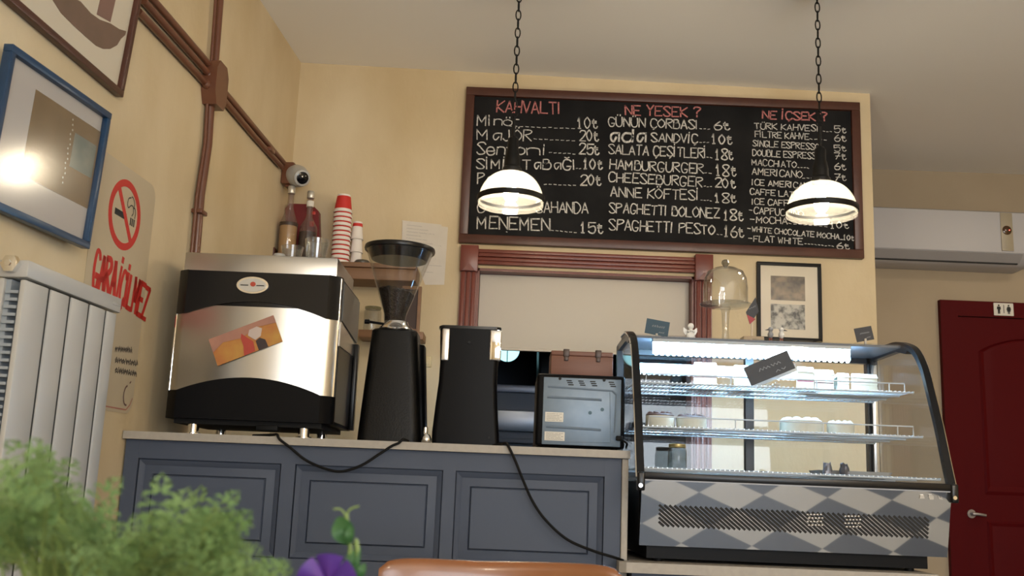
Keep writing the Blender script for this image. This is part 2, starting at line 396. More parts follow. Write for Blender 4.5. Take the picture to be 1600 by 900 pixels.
line(b, 'ada', 951, 220.5, 1009, 221.5, 21, 3.2); line(b, 'SANDVİÇ', 1018, 221, 1090, 224, 15); dots(b, 1093, 222, 1110, 223, 3)
line(b, 'SALATA ÇEŞİTLERİ', 951, 240, 1104, 247, 16); dots(b, 1104, 246, 1115, 247, 2)
line(b, 'HAMBURGURGER', 953, 263.5, 1099, 271, 16); dots(b, 1100, 270, 1115, 271, 2)
line(b, 'CHEESEBURGER', 951, 283.5, 1097, 292, 16); dots(b, 1100, 291, 1114, 292, 3)
line(b, 'ANNE KÖFTESİ', 954, 307, 1092, 312.5, 16); dots(b, 1095, 312, 1114, 314, 4)
line(b, 'SPAGHETTI BOLONEZ', 952, 332, 1124, 341, 16); line(b, 'SPAGHETTI PES', 952, 359, 1094, 365, 17); line(b, 'TO', 1096, 365, 1116, 366, 15); dots(b, 1120, 366, 1131, 367, 2)
for t, x0, x1, y, h in (('6₺', 1116, 1143, 202, 15), ('10₺', 1113, 1146, 224.5, 17), ('18₺', 1118, 1147, 249, 18), ('18₺', 1119, 1152, 274, 18), ('20₺', 1118, 1151, 292.5, 16), ('18₺', 1118, 1152, 316, 16), ('18₺', 1131, 1163, 343.5, 17), ('16₺', 1132, 1164, 370, 18)):
    line(b, t, x0, y, x1, y+1, h, 2.1)
b.build('chalk_meals_writing', m_chalk, cb)['label'] = 'white chalk meals list'
b = MB()
for t, x0, y0, x1, y1, h in (('TÜRK KAHVESİ', 1179, 201, 1279, 205, 10), ('FİLTRE KAHVE', 1180, 214, 1264, 218, 10), ('SINGLE ESPRESSO', 1176, 228, 1280, 234, 10), ('DOUBLE ESPRESSO', 1176, 243, 1282, 249, 10.5),
    ('MACCHIATO', 1175, 258, 1244, 262, 10), ('AMERICANO', 1175, 272.5, 1253, 278, 11), ('ICE AMERICANO', 1175, 289, 1272, 295, 9.5), ('CAFFE LATTE', 1172, 303.5, 1256, 309, 9.5), ('ICE CAFFE', 1175, 319, 1240, 322, 9.5),
    ('-CAPPUCCINO', 1170, 333, 1255, 339, 10.5), ('-MOCHA', 1172, 348, 1230, 350, 10.5), ('-WHITE CHOCOLATE MOCHA_10₺', 1168, 361, 1336, 376, 8.5), ('-FLAT WHITE', 1169, 376.5, 1254, 382, 9.5)):
    line(b, t, x0, y0, x1, y1, h, 1.45)
for x0, y0, x1, y1, n in ((1286, 205, 1302, 206, 3), (1265, 217, 1295, 219, 4), (1246, 261, 1266, 263, 4), (1254, 278, 1280, 279, 4), (1232, 349, 1296, 355, 8), (1257, 381, 1305, 385, 9)): dots(b, x0, y0, x1, y1, n)
for t, y in (('5₺', 207), ('6₺', 220.5), ('5₺', 236), ('7₺', 249), ('6₺', 265), ('7₺', 282)): line(b, t, 1304, y, 1324, y+.5, 11, 1.4)
line(b, '10₺', 1298, 356.5, 1328, 357, 10, 1.5); line(b, '6₺', 1308, 388.5, 1329, 389.5, 10, 1.5)
b.build('chalk_drinks_writing', m_chalk, cb)['label'] = 'small white chalk drinks list'

# ================================================================== PENDANT LAMPS
def pendant(label, px, pyc, rpx, ptop, chainx):
    Y = 3.66; c = U(px, pyc, Y); r = rpx*Y/F; zr = c.z
    t = thing('pendant_lamp', label, 'lamp', (c.x, c.y, zr), 'pendant lamps over the counter')
    h = .122
    prof = [(r*1.0, -.012), (r, 0)]+[(r*cos(a)**.85 if a < 1.5 else .03, h*sin(a)) for a in [i*pi/2/12 for i in range(1, 12)]]+[(.030, h+.001)]
    b = MB(); b.lathe(c, prof, 48, cap=False); b.build('lamp_shade', g_shade, t)
    b = MB(); b.lathe(c, [(r+.004, .002), (r+.0055, .004), (r+.0055, .022), (r+.001, .024), (r-.002, .022), (r+.0005, .002)], 48, cap=False); b.build('rim_band', m_iron, t)
    b = MB(); b.lathe(c, [(.034, h-.006), (.036, h+.004), (.036, h+.012), (.030, h+.018), (.029, h+.05), (.024, h+.075), (.021, h+.085), (.021, h+.125), (.014, h+.135), (.006, h+.14), (.006, h+.215), (.002, h+.22)], 24)
    b.tube([(c.x+.012*cos(a), c.y, c.z+h+.23+.012*sin(a)) for a in [i*2*pi/12 for i in range(12)]], .003, 6, True); b.build('lamp_holder', m_iron, t)
    b = MB(); b.ell((c.x, c.y, c.z+.035), (.027, .027, .034), 16, 10); b.lathe((c.x, c.y, c.z+.06), [(.016, 0), (.014, .035)], 16); b.build('bulb', EMIT('warm_bulb', (1, .87, .67), 105.0), t)
    b = MB(); z = c.z+h+.243; k = 0; ctop = zl+(zr_c-zl)*(c.x+1.08)/(PILX+1.08)
    while z < ctop-.03:
        z += .0185; pts = []
        for i in range(14):
            a = i*2*pi/14; u, v = .0095*cos(a), .0215*sin(a)
            pts.append((c.x+(u if k % 2 == 0 else u*.18), c.y+(u*.18 if k % 2 == 0 else u), z+v))
        b.tube(pts, .0026, 5, True); z += .0185; k += 1
    b.build('chain', m_iron, t)
    b = MB(); b.lathe((c.x, c.y, ctop-.05), [(.004, -.01), (.006, 0), (.03, .01), (.048, .035), (.05, .055)], 24); b.build('ceiling_rose', m_iron, t)
zr_c = zr
pendant('dome glass pendant lamp hanging in front of the breakfast column of the chalkboard', 798, 317, 53, 0, 0)
pendant('dome glass pendant lamp hanging in front of the drinks column of the chalkboard', 1283.5, 333, 56, 0, 0)

# ================================================================== BAR COUNTER
YC = 3.20; ZT = 1.180; cx1 = .388
def wallx(y): return LX0+LK*y+.004
b = MB(); b.prism([(wallx(YC), YC), (cx1, YC), (cx1, 3.82), (wallx(3.82), 3.82)], 'z', ZT-.024, ZT)
tag(b.build('bar_worktop', m_top), 'long beige bar worktop carrying the espresso machine, grinder and oven', 'worktop')
fx0, fx1, fy = wallx(3.24)+.002, cx1-.024, YC+.022
cab = thing('counter_cabinet', 'slate blue panelled counter cabinet under the beige bar worktop', 'cabinet', ((fx0+fx1)/2, fy, 0))
pz = on(fy)
b = MB(); b.prism([(fx0, fy+.02), (fx1, fy+.02), (fx1, 3.78), (wallx(3.78)+.004, 3.78)], 'z', .04, ZT-.025)
P3 = [(pz(214, 718), pz(436, 860)), (pz(461, 724), pz(690, 868)), (pz(713, 734), pz(944, 880))]
zt_ = sum(p[0][1] for p in P3)/3; zb_ = zt_-.285
xs = [(pz(211, 760)[0], pz(437, 760)[0]), (pz(458, 770)[0], pz(691, 770)[0]), (pz(710, 780)[0], pz(944, 780)[0])]
edges = [fx0]+[v for p in xs for v in p]+[fx1]
for i in range(0, 8, 2): b.box(edges[i], edges[i+1], fy, fy+.03, .04, ZT-.025)
for z0, z1 in ((zt_, ZT-.025), (zb_-.055, zb_), (.04, .14)): b.box(fx0, fx1, fy+.0006, fy+.0304, z0, z1)
b.build('carcass', m_cab, cab)
def raised(x0, x1, z0, z1):
    b = MB(); g = .004; r = lambda i, y: [(x0+g+i, y, z0+g+i), (x1-g-i, y, z0+g+i), (x1-g-i, y, z1-g-i), (x0+g+i, y, z1-g-i)]
    b.loft([r(0, fy+.02), r(0, fy+.005), r(.012, fy+.012), r(.016, fy+.016), r(.042, fy+.010), r(.044, fy+.015), r(.048, fy+.006), r(.052, fy+.006)], cap0=False)
    b.build('panel', m_cab, cab, ang=20)
for x0, x1 in xs:
    raised(x0, x1, zb_, zt_); raised(x0, x1, .14, zb_-.055)
b = MB(); b.box(cx1-.023, cx1-.003, YC+.012, 3.79, .04, ZT-.025, .002); b.build('end_panel', m_top, cab)['label'] = 'beige end panel'

# low counter under the display case
lx0, lx1, LZ = U(968, 885, 3.11).x, U(1466, 890, 3.11).x, .850
b = MB(); b.prism([(lx0+.02, 3.108), (lx1, 3.108), (lx1, 3.19), (lx1, 3.83), (cx1+.003, 3.83), (cx1+.003, 3.20), (lx0, 3.195), (lx0, 3.125)], 'z', LZ-.03, LZ)
tag(b.build('low_worktop', m_top), 'lower beige worktop on which the glass display case stands', 'worktop')
b = MB(); b.box(cx1+.004, lx1-.02, 3.145, 3.80, 0, LZ-.031)
for i in range(2):
    w = (lx1-.02-cx1)/2; x0 = cx1+.02+i*w; b.box(x0, x0+w-.03, 3.13, 3.15, .1, LZ-.08, .006)
tag(b.build('low_cabinet', m_cab), 'slate blue cabinet below the lower worktop and display case', 'cabinet')

# ================================================================== ESPRESSO MACHINE
def quadx(p, Y): return U(p[0], p[1], Y)
YM = 3.27; em = thing('espresso_machine', 'black and polished steel espresso machine seen from behind at the wall end of the bar', 'coffee machine', (-.83, 3.45, ZT))
mL, mR = -1.096, -.563; yb1 = 3.70
zu = U(400, 426, YM).z; zl_ = U(390, 657, YM).z
za = [U(275, 490, YM).z, U(400, 472, YM).z, U(508, 497, YM).z]; zc = [U(268, 610, YM).z, U(385, 590, YM).z, U(500, 617, YM).z]
zS = (za[0]+za[2])/2; zA = za[1]; zCs = (zc[0]+zc[2])/2; zCa = zc[1]
ch = .036
plan = [(mL+ch, YM), (mR-ch, YM), (mR-.006, YM+.022), (mR, YM+.034), (mR, yb1), (mL, yb1), (mL, YM+.034), (mL+.006, YM+.022)]
# the tall black upper band, steel middle and black lower band, each wrapping the corners
def arcband(z_a_side, z_a_mid, n=20):
    out = []
    for i in range(n+1):
        u = i/n; x = mL+ch+(mR-mL-2*ch)*u; out.append((x, z_a_side+(z_a_mid-z_a_side)*(1-(2*u-1)**2)))
    return out
b = MB(); b.prism(plan, 'z', zCs-.02, zS+.03); b.build('rear_panel', m_steel, em)['label'] = 'polished steel rear panel with arched edges'
b = MB(); b.prism(plan, 'z', zS+.0301, zu)
o_ = .005
poly = arcband(zS, zA)+[(mR-ch, zu), (mL+ch, zu)]
b.prism(poly, 'y', YM-o_, YM+.002)
for sx, x in ((1, mR), (-1, mL)):
    pl = [(x-sx*ch, YM-o_), (x-sx*.004, YM+.018), (x+sx*.003, YM+.034), (x+sx*.003, YM+.06), (x-sx*.01, YM+.06), (x-sx*ch, YM+.006)]
    b.prism(pl, 'z', zS, zu+.001)
b.build('upper_cover', m_black, em)
b = MB(); b.prism(plan, 'z', zl_, zCs-.0201)
poly = arcband(zCs, zCa)[::-1]+[(mL+ch, zl_), (mR-ch, zl_)]
b.prism(poly, 'y', YM-o_, YM+.002)
for sx, x in ((1, mR), (-1, mL)):
    pl = [(x-sx*ch, YM-o_), (x-sx*.004, YM+.018), (x+sx*.003, YM+.034), (x+sx*.003, YM+.06), (x-sx*.01, YM+.06), (x-sx*ch, YM+.006)]
    b.prism(pl, 'z', zl_, zCs)
b.build('lower_cover', m_blackm, em)
for x, z1 in ((mR-.003, zu-.004), (mL+.003, zS)):
    b = MB(); b.tube([(x, YM+.03, zCs), (x, YM+.03, z1)], .006, 8); b.build('corner_trim', m_chrome, em)['label'] = 'chrome corner strip'
# side: grey upper panel, steel band, black sheet for shade in the hollow
b = MB(); b.prism([(YM+.062, zu-.012), (yb1-.01, zu-.012), (yb1-.01, zS-.02), (YM+.062, zS+.005)], 'x', mR-.002, mR+.006)
b.build('side_panel', M('dark_grey_enamel', (.10, .095, .085), .35), em)
b = MB(); b.prism([(YM+.05, zS), (yb1-.06, zS-.028), (yb1-.06, zS-.075), (YM+.05, zS-.08)], 'x', mR-.002, mR+.005); b.build('side_band', m_steelb, em)
b = MB(); b.prism([(YM+.05, zS-.081), (yb1, zS-.081), (yb1, zl_+.01), (YM+.05, zl_+.01)], 'x', mR-.002, mR+.003)
b.box(mR+.002, mR+.02, yb1-.07, yb1-.03, zl_, zS-.03, .004); b.build('side_hollow_and_bar', m_black, em)
zt0, zt1 = U(400, 429, YM+.06).z-.02, U(400, 399, YM+.06).z
tx0, tx1 = U(291, 400, YM+.06).x, U(529, 408, YM+.06).x
b = MB(); b.box(tx0, tx1, YM+.05, yb1-.02, zt0, zt1, .004); b.build('cup_tray', m_steel, em)['label'] = 'mirror steel cup warming tray'
bc = U(395, 446, YM-.005)
def oval(c, a, h, n=32): return [(c.x+a*cos(2*pi*i/n), c.z+h*sin(2*pi*i/n)) for i in range(n)]
b = MB(); b.prism(oval(bc, .052, .028), 'y', YM-.010, YM-.004); bd = b.build('badge', m_chrome, em)
b = MB(); b.prism(oval(bc, .045, .022), 'y', YM-.0115, YM-.0095); b.build('badge_face', M('badge_silver', (.55, .54, .50), .4, .6), bd)
b = MB(); b.prism(oval(bc+Vector((.002, 0, .003)), .009, .008, 16), 'y', YM-.0125, YM-.011); b.build('badge_centre', M('badge_red', (.45, .06, .03), .5), bd)
b = MB()
for s in (-1, 1): b.box(bc.x+s*.026-.013, bc.x+s*.026+.013, YM-.0122, YM-.011, bc.z-.0025, bc.z+.0005)
b.build('badge_lettering', m_ink, bd)
for px in (303, 476):
    for yy in (YM+.045, yb1-.06):
        c = U(px, 660, YM+.045); b = MB(); b.lathe((c.x, yy, ZT+.0005), [(.026, 0), (.026, .006), (.018, .008), (.018, zl_-ZT)], 20); b.build('foot', m_chrome, em)
b = MB(); b.box(mL+.03, mR-.03, YM+.02, yb1-.02, zl_-.016, zl_+.001); b.box(-.80, -.73, YM+.01, YM+.06, zl_-.03, zl_-.012, .004); b.build('base_pan', m_blackr, em)
# picture card leaning on the steel
c0 = Vector((U(384, 532, YM-.006).x, YM-.0065, U(384, 532, YM-.006).z)); ang = radians(23.5)
rot = Matrix.Translation(c0) @ Matrix.Rotation(-ang, 4, 'Y')
pc = thing('picture_card', 'small orange painted picture card stuck at a slant on the steel of the coffee machine', 'picture card', c0)
b = MB(); b.box(-.110, .110, -.001, .001, -.046, .046, mtx=rot); b.build('card', M('card_sunset', (.42, .12, .03), .5, var=(16, .22, (.50, .27, .05))), pc)
for nm, mt, polys in (('painted_sky', M('card_pink', (.34, .16, .12), .5, var=(22, .3, (.45, .22, .14))), [[(-.11, .0), (-.07, .02), (-.01, .012), (.05, .028), (.11, .02), (.11, .046), (-.11, .046)]]),
    ('painted_dress', M('card_red', (.42, .05, .03), .5), [[(-.02, -.046), (.018, -.044), (.022, -.012), (.004, .012), (-.006, .026), (-.012, .012), (-.012, -.015)]]),
    ('painted_coat', M('card_dark', (.035, .02, .02), .5), [[(.03, -.046), (.062, -.046), (.06, -.02), (.045, -.008), (.03, -.014)]]),
    ('painted_shirt', M('card_pale', (.55, .45, .40), .5), [[(.012, .012), (.03, -.01), (.05, -.004), (.062, .018), (.048, .03), (.022, .028)]])):
    b = MB()
    for k, p in enumerate(polys): b.prism(p, 'y', -.0016-.0001*len(nm), -.0009, mtx=rot)
    b.build(nm, mt, pc)
# glasses and a white lid on the tray
def tumbler(px, pw, py0, py1, yy, label):
    c = U(px, py1, yy); r = pw/2*yy/F; h = (py1-py0)*yy/F; z = zt1+.001
    t = thing('glass_tumbler', label, 'glass', (c.x, yy, z)); b = MB()
    b.lathe((c.x, yy, z), [(r*.62, 0), (r*.74, .004), (r*.97, h), (r*.90, h), (r*.66, .016), (.0005, .014)], 28, cap=True); b.build('glass_body', g_clear, t)
tumbler(456, 37, 371, 398, YM+.17, 'smaller glass tumbler on the machine tray, beside the white lid')
tumbler(494.5, 41, 363, 399, YM+.13, 'taller glass tumbler at the edge of the machine tray')
c = U(437, 396, YM+.14); b = MB(); b.lathe((c.x, c.y, zt1+.001), [(.03, 0), (.028, .012), (.022, .016), (.018, .024), (.0, .025)], 24)
tag(b.build('plastic_lid', m_white), 'small white lid lying on the steel machine tray', 'lid')

# ================================================================== GRINDER
YG = 3.37; S = YG/F
gc = U(613, 600, YG).x; gd = thing('coffee_grinder', 'black coffee grinder with a clear bean hopper beside the espresso machine', 'coffee grinder', (gc, YG+.09, ZT))
zg = U(615, 514, YG).z
cxB = U(607, 684, YG).x; cxT = U(614, 515, YG).x; wB, wT = 100*S, 73*S
rings = []
for i in range(13):
    u = i/12; e = u**1.1; w = wB+(wT-wB)*e; x = cxB+(cxT-cxB)*u; z = ZT+.004+(zg-ZT-.004)*u; dep = .22-.05*u
    rings.append(rrect(x, YG+.10+.012*u, w, dep, .035, z, 6))
rings.append(rrect(cxT, YG+.112, wT*.93, .155, .03, zg+.006, 6))
b = MB(); b.loft(rings); b.build('grinder_body', M('black_hammered_enamel', (.002, .002, .002), .38, spec=.2, bump=(180, .12)), gd)
b = MB(); b.loft([rrect(cxB+.014, YG+.17, wB*.93, .14, .02, ZT+.002, 4), rrect(cxT+.022, YG+.19, wT*.95, .10, .02, zg-.03, 4)]); b.build('motor_housing', m_blackm, gd)
cc = Vector((cxT-.002, YG+.10, zg+.006))
b = MB(); b.lathe(cc, [(.060, 0), (.062, .006), (.058, .012), (.044, .022), (.040, .034)], 36); b.build('collar', m_chrome, gd)
b = MB(); b.tube([cc+Vector((-.04, -.02, .022)), cc+Vector((-.088, -.03, .026))], .0045, 8); b.lathe(cc+Vector((-.104, -.031, .026)), [(.008, 0), (.008, .016)], 12, ax='x'); b.build('lever', m_blackm, gd)
hz0 = cc.z+.03; hz1 = U(622, 392, YG+.10).z; hr = 54*(YG+.10)/F
tilt = Matrix.Translation(cc+Vector((-.007, 0, 0))) @ Matrix.Rotation(radians(.9), 4, 'Y') @ Matrix.Translation(-cc)
b = MB(); b.lathe((cc.x, cc.y, 0), [(.036, hz0), (.040, hz0+.03), (hr*.985, hz1-.004), (hr*.97, hz1-.004), (.037, hz0+.03)], 44, cap=False); b.build('hopper', g_hop, gd, mtx=tilt)
hh = hz1-hz0; fz = hz0+hh*.44; fr = .038+(hr-.040)*((fz-hz0-.03)/(hh-.03))-.004
b = MB(); rg = random.Random(3)
rings = [[(cc.x+(.034)*cos(2*pi*i/40), cc.y+.034*sin(2*pi*i/40), hz0) for i in range(40)], [(cc.x+.036*cos(2*pi*i/40), cc.y+.036*sin(2*pi*i/40), hz0+.03) for i in range(40)]]
for k, (rr, dz) in enumerate(((1, -.004), (.8, .004), (.5, .008), (.2, .008))):
    rings.append([(cc.x+fr*rr*cos(2*pi*i/40), cc.y+fr*rr*sin(2*pi*i/40), fz+dz+rg.uniform(-.003, .003)-.008*cos(2*pi*i/40)*rr) for i in range(40)])
b.loft(rings); b.build('beans', m_bean, gd, mtx=tilt)['kind'] = 'stuff'
b = MB(); b.lathe((cc.x, cc.y, hz1), [(hr*.81, -.036), (hr*.825, -.034), (hr*.955, -.004), (hr+.004, -.004), (hr+.006, .002), (hr+.004, .011), (hr*.9, .014), (0, .015)], 44); b.build('hopper_lid', m_black, gd, mtx=tilt)
for dx, dy in ((-.07, .02), (.07, .02), (-.07, .17), (.07, .17)):
    b = MB(); b.lathe((cxB+dx, YG+dy, ZT+.0005), [(.012, 0), (.012, .006)], 12); b.build('foot', m_blackr, gd)

# ================================================================== BLACK FILTER MACHINE BESIDE THE GRINDER
YF = 3.36; fS = YF/F; fz1 = U(735, 513, YF).z
fm = thing('coffee_brewer', 'black waisted coffee brewer with chrome corner strips between grinder and oven', 'coffee maker', (U(728, 690, YF).x, YF+.1, ZT))
def ringpx(pxl, pxr, py, dep, r, dz=0):
    a = U(pxl, py, YF); c = U(pxr, py+3, YF); return rrect((a.x+c.x)/2, YF+.005+dep/2, c.x-a.x, dep, r, (a.z+c.z)/2+dz, 6)
prof = [(674, 780, 688, .24), (674.5, 779.5, 670, .24), (680, 777, 628, .22), (685, 776, 594, .205), (687, 777.5, 566, .205), (687, 781.5, 530, .21), (687.5, 782, 516, .21)]
rings = [ringpx(l, r, y, d, .018) for l, r, y, d in prof]
z0 = rings[0][0][2]; rings = [[(x, y, ZT+.003+(z-z0)*(fz1-ZT-.003)/(rings[-1][0][2]-z0)) for x, y, z in r] for r in rings]
b = MB(); b.loft(rings); b.build('brewer_body', m_blackm, fm)
zt_b = rings[-1][0][2]
b = MB(); q = ringpx(685.5, 783.5, 512, .215, .022); b.loft([[(x, y, zt_b) for x, y, z in q], [(x, y, zt_b+.006) for x, y, z in q], [(x*.98+.02*q[0][0], y, zt_b+.009) for x, y, z in q]]); b.build('brewer_lid', m_black, fm)
for x0, x1, mt in ((691, 701, m_steelb), (766, 782.3, m_chrome)):
    a = U(x0, 516, YF); c = U(x1, 564, YF); b = MB(); b.box(a.x, c.x, YF-.001, YF+.022, c.z, zt_b-.002, .005, 3); b.build('corner_strip', mt, fm)
a = U(733, 535, YF); b = MB(); b.lathe((a.x, YF-.002, a.z), [(.0045, 0), (.0045, .01)], 12, ax='y'); b.build('screw_cap', m_ink, fm); b = MB(); b.lathe((U(764, 684, YF).x, YF-.002, U(764, 684, YF).z), [(.004, 0), (.004, .01)], 12, ax='y'); b.build('screw_cap', m_ink, fm)
# small chrome shaker between grinder and brewer
a = U(666, 688, 3.30); b = MB(); sh = thing('chrome_shaker', 'small shiny chrome shaker between the grinder and the black brewer', 'shaker', (a.x, 3.30, ZT))
b.lathe((a.x, 3.30, ZT+.001), [(.013, 0), (.016, .004), (.017, .016), (.012, .026), (.008, .030)], 20); b.build('shaker_body', m_chrome, sh)
b = MB(); b.lathe((a.x-.004, 3.30, ZT+.030), [(.007, 0), (.008, .006), (.0075, .022), (.003, .026)], 16); b.build('shaker_cap', m_chrome, sh)

# ================================================================== OVEN (back towards us) AND WOODEN BOX
YO = 3.34; ov = thing('toaster_oven', 'small oven showing its blue-grey metal back, under the wooden box', 'oven', (U(905, 690, YO).x, YO+.13, ZT))
ox0, ox1 = U(838, 640, YO).x, U(977, 645, YO).x; oz1 = U(905, 585, YO).z; oz0 = ZT+.010
b = MB(); b.box(ox0, ox1, YO+.006, YO+.27, oz0, oz1, .010, 3); b.build('oven_housing', m_blackm, ov)
px0, px1 = U(848, 640, YO).x, U(970, 645, YO).x; pz1 = U(905, 591, YO).z; pz0 = oz0+.006
m_gal = M('galvanised_steel', (.15, .205, .27), .42, .35, var=(30, .3, (.19, .245, .31)))
b = MB(); b.box(px0, px1, YO, YO+.012, pz0, pz1, .002); bp_ = b.build('back_panel', m_gal, ov)
q = on(YO)
b = MB()
def rib(x0, y0, x1, y1, r=.0045):
    a, c = q(x0, y0), q(x1, y1); b.tube([(a[0], YO+.001, a[1]), (c[0], YO+.001, c[1])], r, 8)
rib(856, 604, 957, 611, .0035); rib(957, 611, 963, 617, .0035); rib(963, 617, 960, 676, .003); rib(855, 620, 940, 625); rib(853, 666, 939, 672)
rib(953, 613, 954, 692, .0015); rib(850, 690, 954, 692, .0015); b.build('pressed_rib', m_gal, bp_)
b = MB()
for x in (885, 903.5, 922, 951):
    for k in range(3):
        a = q(x+1.5*k, 594.5+(x-885)*.04+k*3.2); b.box(a[0], a[0]+.0175, YO-.001, YO+.001, a[1]-.0019, a[1]+.0016)
for x, y in ((875, 591.5), (944, 594)):
    a = q(x, y); b.lathe((a[0], YO-.0012, a[1]), [(.005, 0), (.005, .004)], 12, ax='y')
b.build('vent_slots', m_ink, bp_)
b = MB()
for x, y in ((922, 645), (941, 640)):
    a = q(x, y); b.lathe((a[0], YO-.0016, a[1]), [(.006, 0), (.006, .004)], 14, ax='y')
b.build('plug', M('teal_plug', (.04, .10, .14), .5), bp_)
for x0, y0, x1, y1 in ((852, 643.5, 880, 659.5), (851, 674, 882, 689)):
    a, c = q(x0, y0), q(x1, y1); b = MB(); b.box(a[0], c[0], YO-.0015, YO+.001, c[1], a[1]); st = b.build('sticker', m_paper, bp_)
    b = MB(); tt = lambda u, v: (u, YO-.002, v)
    for k in range(5):
        z = a[1]+(c[1]-a[1])*(.16+.17*k); scribble(b, (a[0]+.005, z-.001), (c[0]-.005-.008*(k % 2), z-.001), .0012, .0008, tt, 16)
    b.build('sticker_print', m_ink, st)
a = q(967, 685); b = MB(); b.box(a[0]-.010, a[0]+.012, YO-.012, YO+.004, a[1]-.008, a[1]+.008, .003)
p0 = Vector((a[0]+.006, YO-.008, a[1]-.002)); b.tube(curve([p0, p0+Vector((.018, .0, -.012)), p0+Vector((.020, .012, -.022)), p0+Vector((.021, .03, -.026))]), .0036, 8); b.build('power_lead', m_blackr, ov)
for dx in (ox0+.03, ox1-.03):
    for yy in (YO+.03, YO+.24):
        b = MB(); b.lathe((dx, yy, ZT+.0005), [(.011, 0), (.011, .012)], 12); b.build('foot', m_blackr, ov)
YW = YO+.05; wz0 = oz1+.001; wx0, wx1 = U(861, 565, YW).x, U(958, 568, YW).x; wz1 = U(905, 549, YW).z
wb = thing('wooden_box', 'low walnut-brown wooden box with two clasps lying on top of the oven', 'box', ((wx0+wx1)/2, YW+.08, wz0))
b = MB(); b.box(wx0, wx1, YW, YW+.16, wz0, wz1-.016, .003); b.build('box_body', m_woodd, wb)
b = MB(); b.box(wx0, wx1, YW, YW+.16, wz1-.0155, wz1, .003); b.build('box_lid', m_woodd, wb)
for px in (885, 935):
    a = U(px, 552, YW); b = MB(); b.box(a.x-.010, a.x+.010, YW-.004, YW+.012, wz1-.020, wz1+.006, .002); b.box(a.x-.007, a.x+.007, YW-.0045, YW+.002, wz1-.034, wz1-.018, .002); b.build('clasp', M('dark_bronze', (.06, .045, .04), .4, .7), wb)

# ================================================================== CABLES
def cable(pts, label, r=.0042):
    b = MB(); b.tube(curve(pts, 10), r, 8); return tag(b.build('power_cable', m_blackr), label, 'cable')
zc_ = ZT+.005
cable([(U(395, 672, 3.30).x, 3.31, zc_+.0), (U(425, 676, 3.22).x, 3.225, zc_+.001), (U(433, 678, 3.2).x, 3.196, zc_+.002), (U(438, 683, 3.19).x, 3.188, zc_-.014), U(452, 698, 3.188), U(478, 719, 3.188), U(510, 733, 3.188), U(535, 736.5, 3.188), U(565, 727, 3.188), U(592, 710, 3.188), U(612, 697, 3.188), (U(624, 688, 3.2).x, 3.188, zc_-.010), (U(630, 686, 3.2).x, 3.196, zc_+.002), (U(640, 684, 3.3).x, 3.25, zc_)], 'black cable drooping in a loop from under the espresso machine to the grinder')
cable([(U(770, 690, 3.3).x, 3.34, zc_), (U(784, 692, 3.22).x, 3.225, zc_+.001), (U(791, 694, 3.2).x, 3.196, zc_+.002), (U(796, 700, 3.19).x, 3.188, zc_-.012), U(806, 722, 3.188), U(818, 752, 3.188), U(832, 783, 3.188), U(852, 812, 3.188), U(885, 842, 3.188), U(925, 860, 3.188), U(960, 871, 3.188), U(974, 876, 3.17)], 'black cable hanging diagonally over the blue cabinet from the brewer to the display case')

# ================================================================== DISPLAY CASE
XL, XR = .411, 1.352
PROF = [(3.120, 1.100), (3.150, 1.172), (3.178, 1.246), (3.205, 1.312), (3.252, 1.412), (3.287, 1.482), (3.335, 1.538), (3.392, 1.571), (3.50, 1.597), (3.62, 1.601)]
ZTOP, YBK = 1.585, 3.77
dc = thing('display_case', 'glass countertop display case with black frame and steel front below the drinks column', 'display case', ((XL+XR)/2, 3.45, LZ))
pb = (3.166, .898)
b = MB(); b.prism([(3.116, 1.094), (pb[0], pb[1]), (pb[0]+.012, pb[1]), (3.128, 1.094)], 'x', XL+.004, XR-.004); fp = b.build('front_panel', M('mirror_steel_panel', (.46, .48, .51), .025, 1.0), dc)
nv = Vector((0, -(1.094-pb[1]), -(pb[0]-3.116))).normalized()
def onpanel(px, py, off=.001):
    d = ray(px, py); p0 = Vector((0, 3.116, 1.094)); n = nv; t = ((p0-Vector((0, 0, EYE))).dot(n)+off)/d.dot(n); return Vector((0, 0, EYE))+d*t
def slotrow(x0, x1, n, yt, yb_, sl, w=2.3):
    b = MB()
    return b
b = MB()
TL, TR_, BL, BR = (1030, 789), (1452, 809), (1029, 822), (1450, 841)
def bil(u, v):
    a = Vector((TL[0]+(TR_[0]-TL[0])*u, TL[1]+(TR_[1]-TL[1])*u)); c = Vector((BL[0]+(BR[0]-BL[0])*u, BL[1]+(BR[1]-BL[1])*u)); return a+(c-a)*v
n = 53; slope = .083
def pslot(u0, v0, u1, v1, w=1.9):
    p, r = bil(u0, v0), bil(u1, v1); t = (r-p).normalized(); s = Vector((-t.y, t.x))*w
    A = [onpanel(*(z), off=.0008) for z in (p+s, p-s, r-s, r+s)]; C_ = [onpanel(*(z), off=-.0005) for z in (p+s, p-s, r-s, r+s)]
    b.loft([A, C_])
for i in range(-10, n):
    u0 = i/n; u1 = u0+slope*1.15; v0, v1 = 0.0, 1.0
    if u0 < 0: v0 = -u0/(u1-u0); u0 = 0
    if u1 > 1: v1 = (1-u0)/(u1-u0)*(v1-v0)+v0; u1 = 1
    if v1-v0 > .06: pslot(u0, v0, u1, v1)
b.build('vent_slots', m_ink, fp)
for cxp in (1272, 1331):
    b = MB()
    for i in range(5):
        for j in range(4):
            x = cxp-10+i*5.2+(j % 2)*2.2; y = 804+(cxp-1272)*.045+j*5.5; p = onpanel(x, y, .0022); b.ell(p, (.0042, .002, .0032), 8, 6)
    b.build('vent_grid', m_steelb, fp)
b = MB()
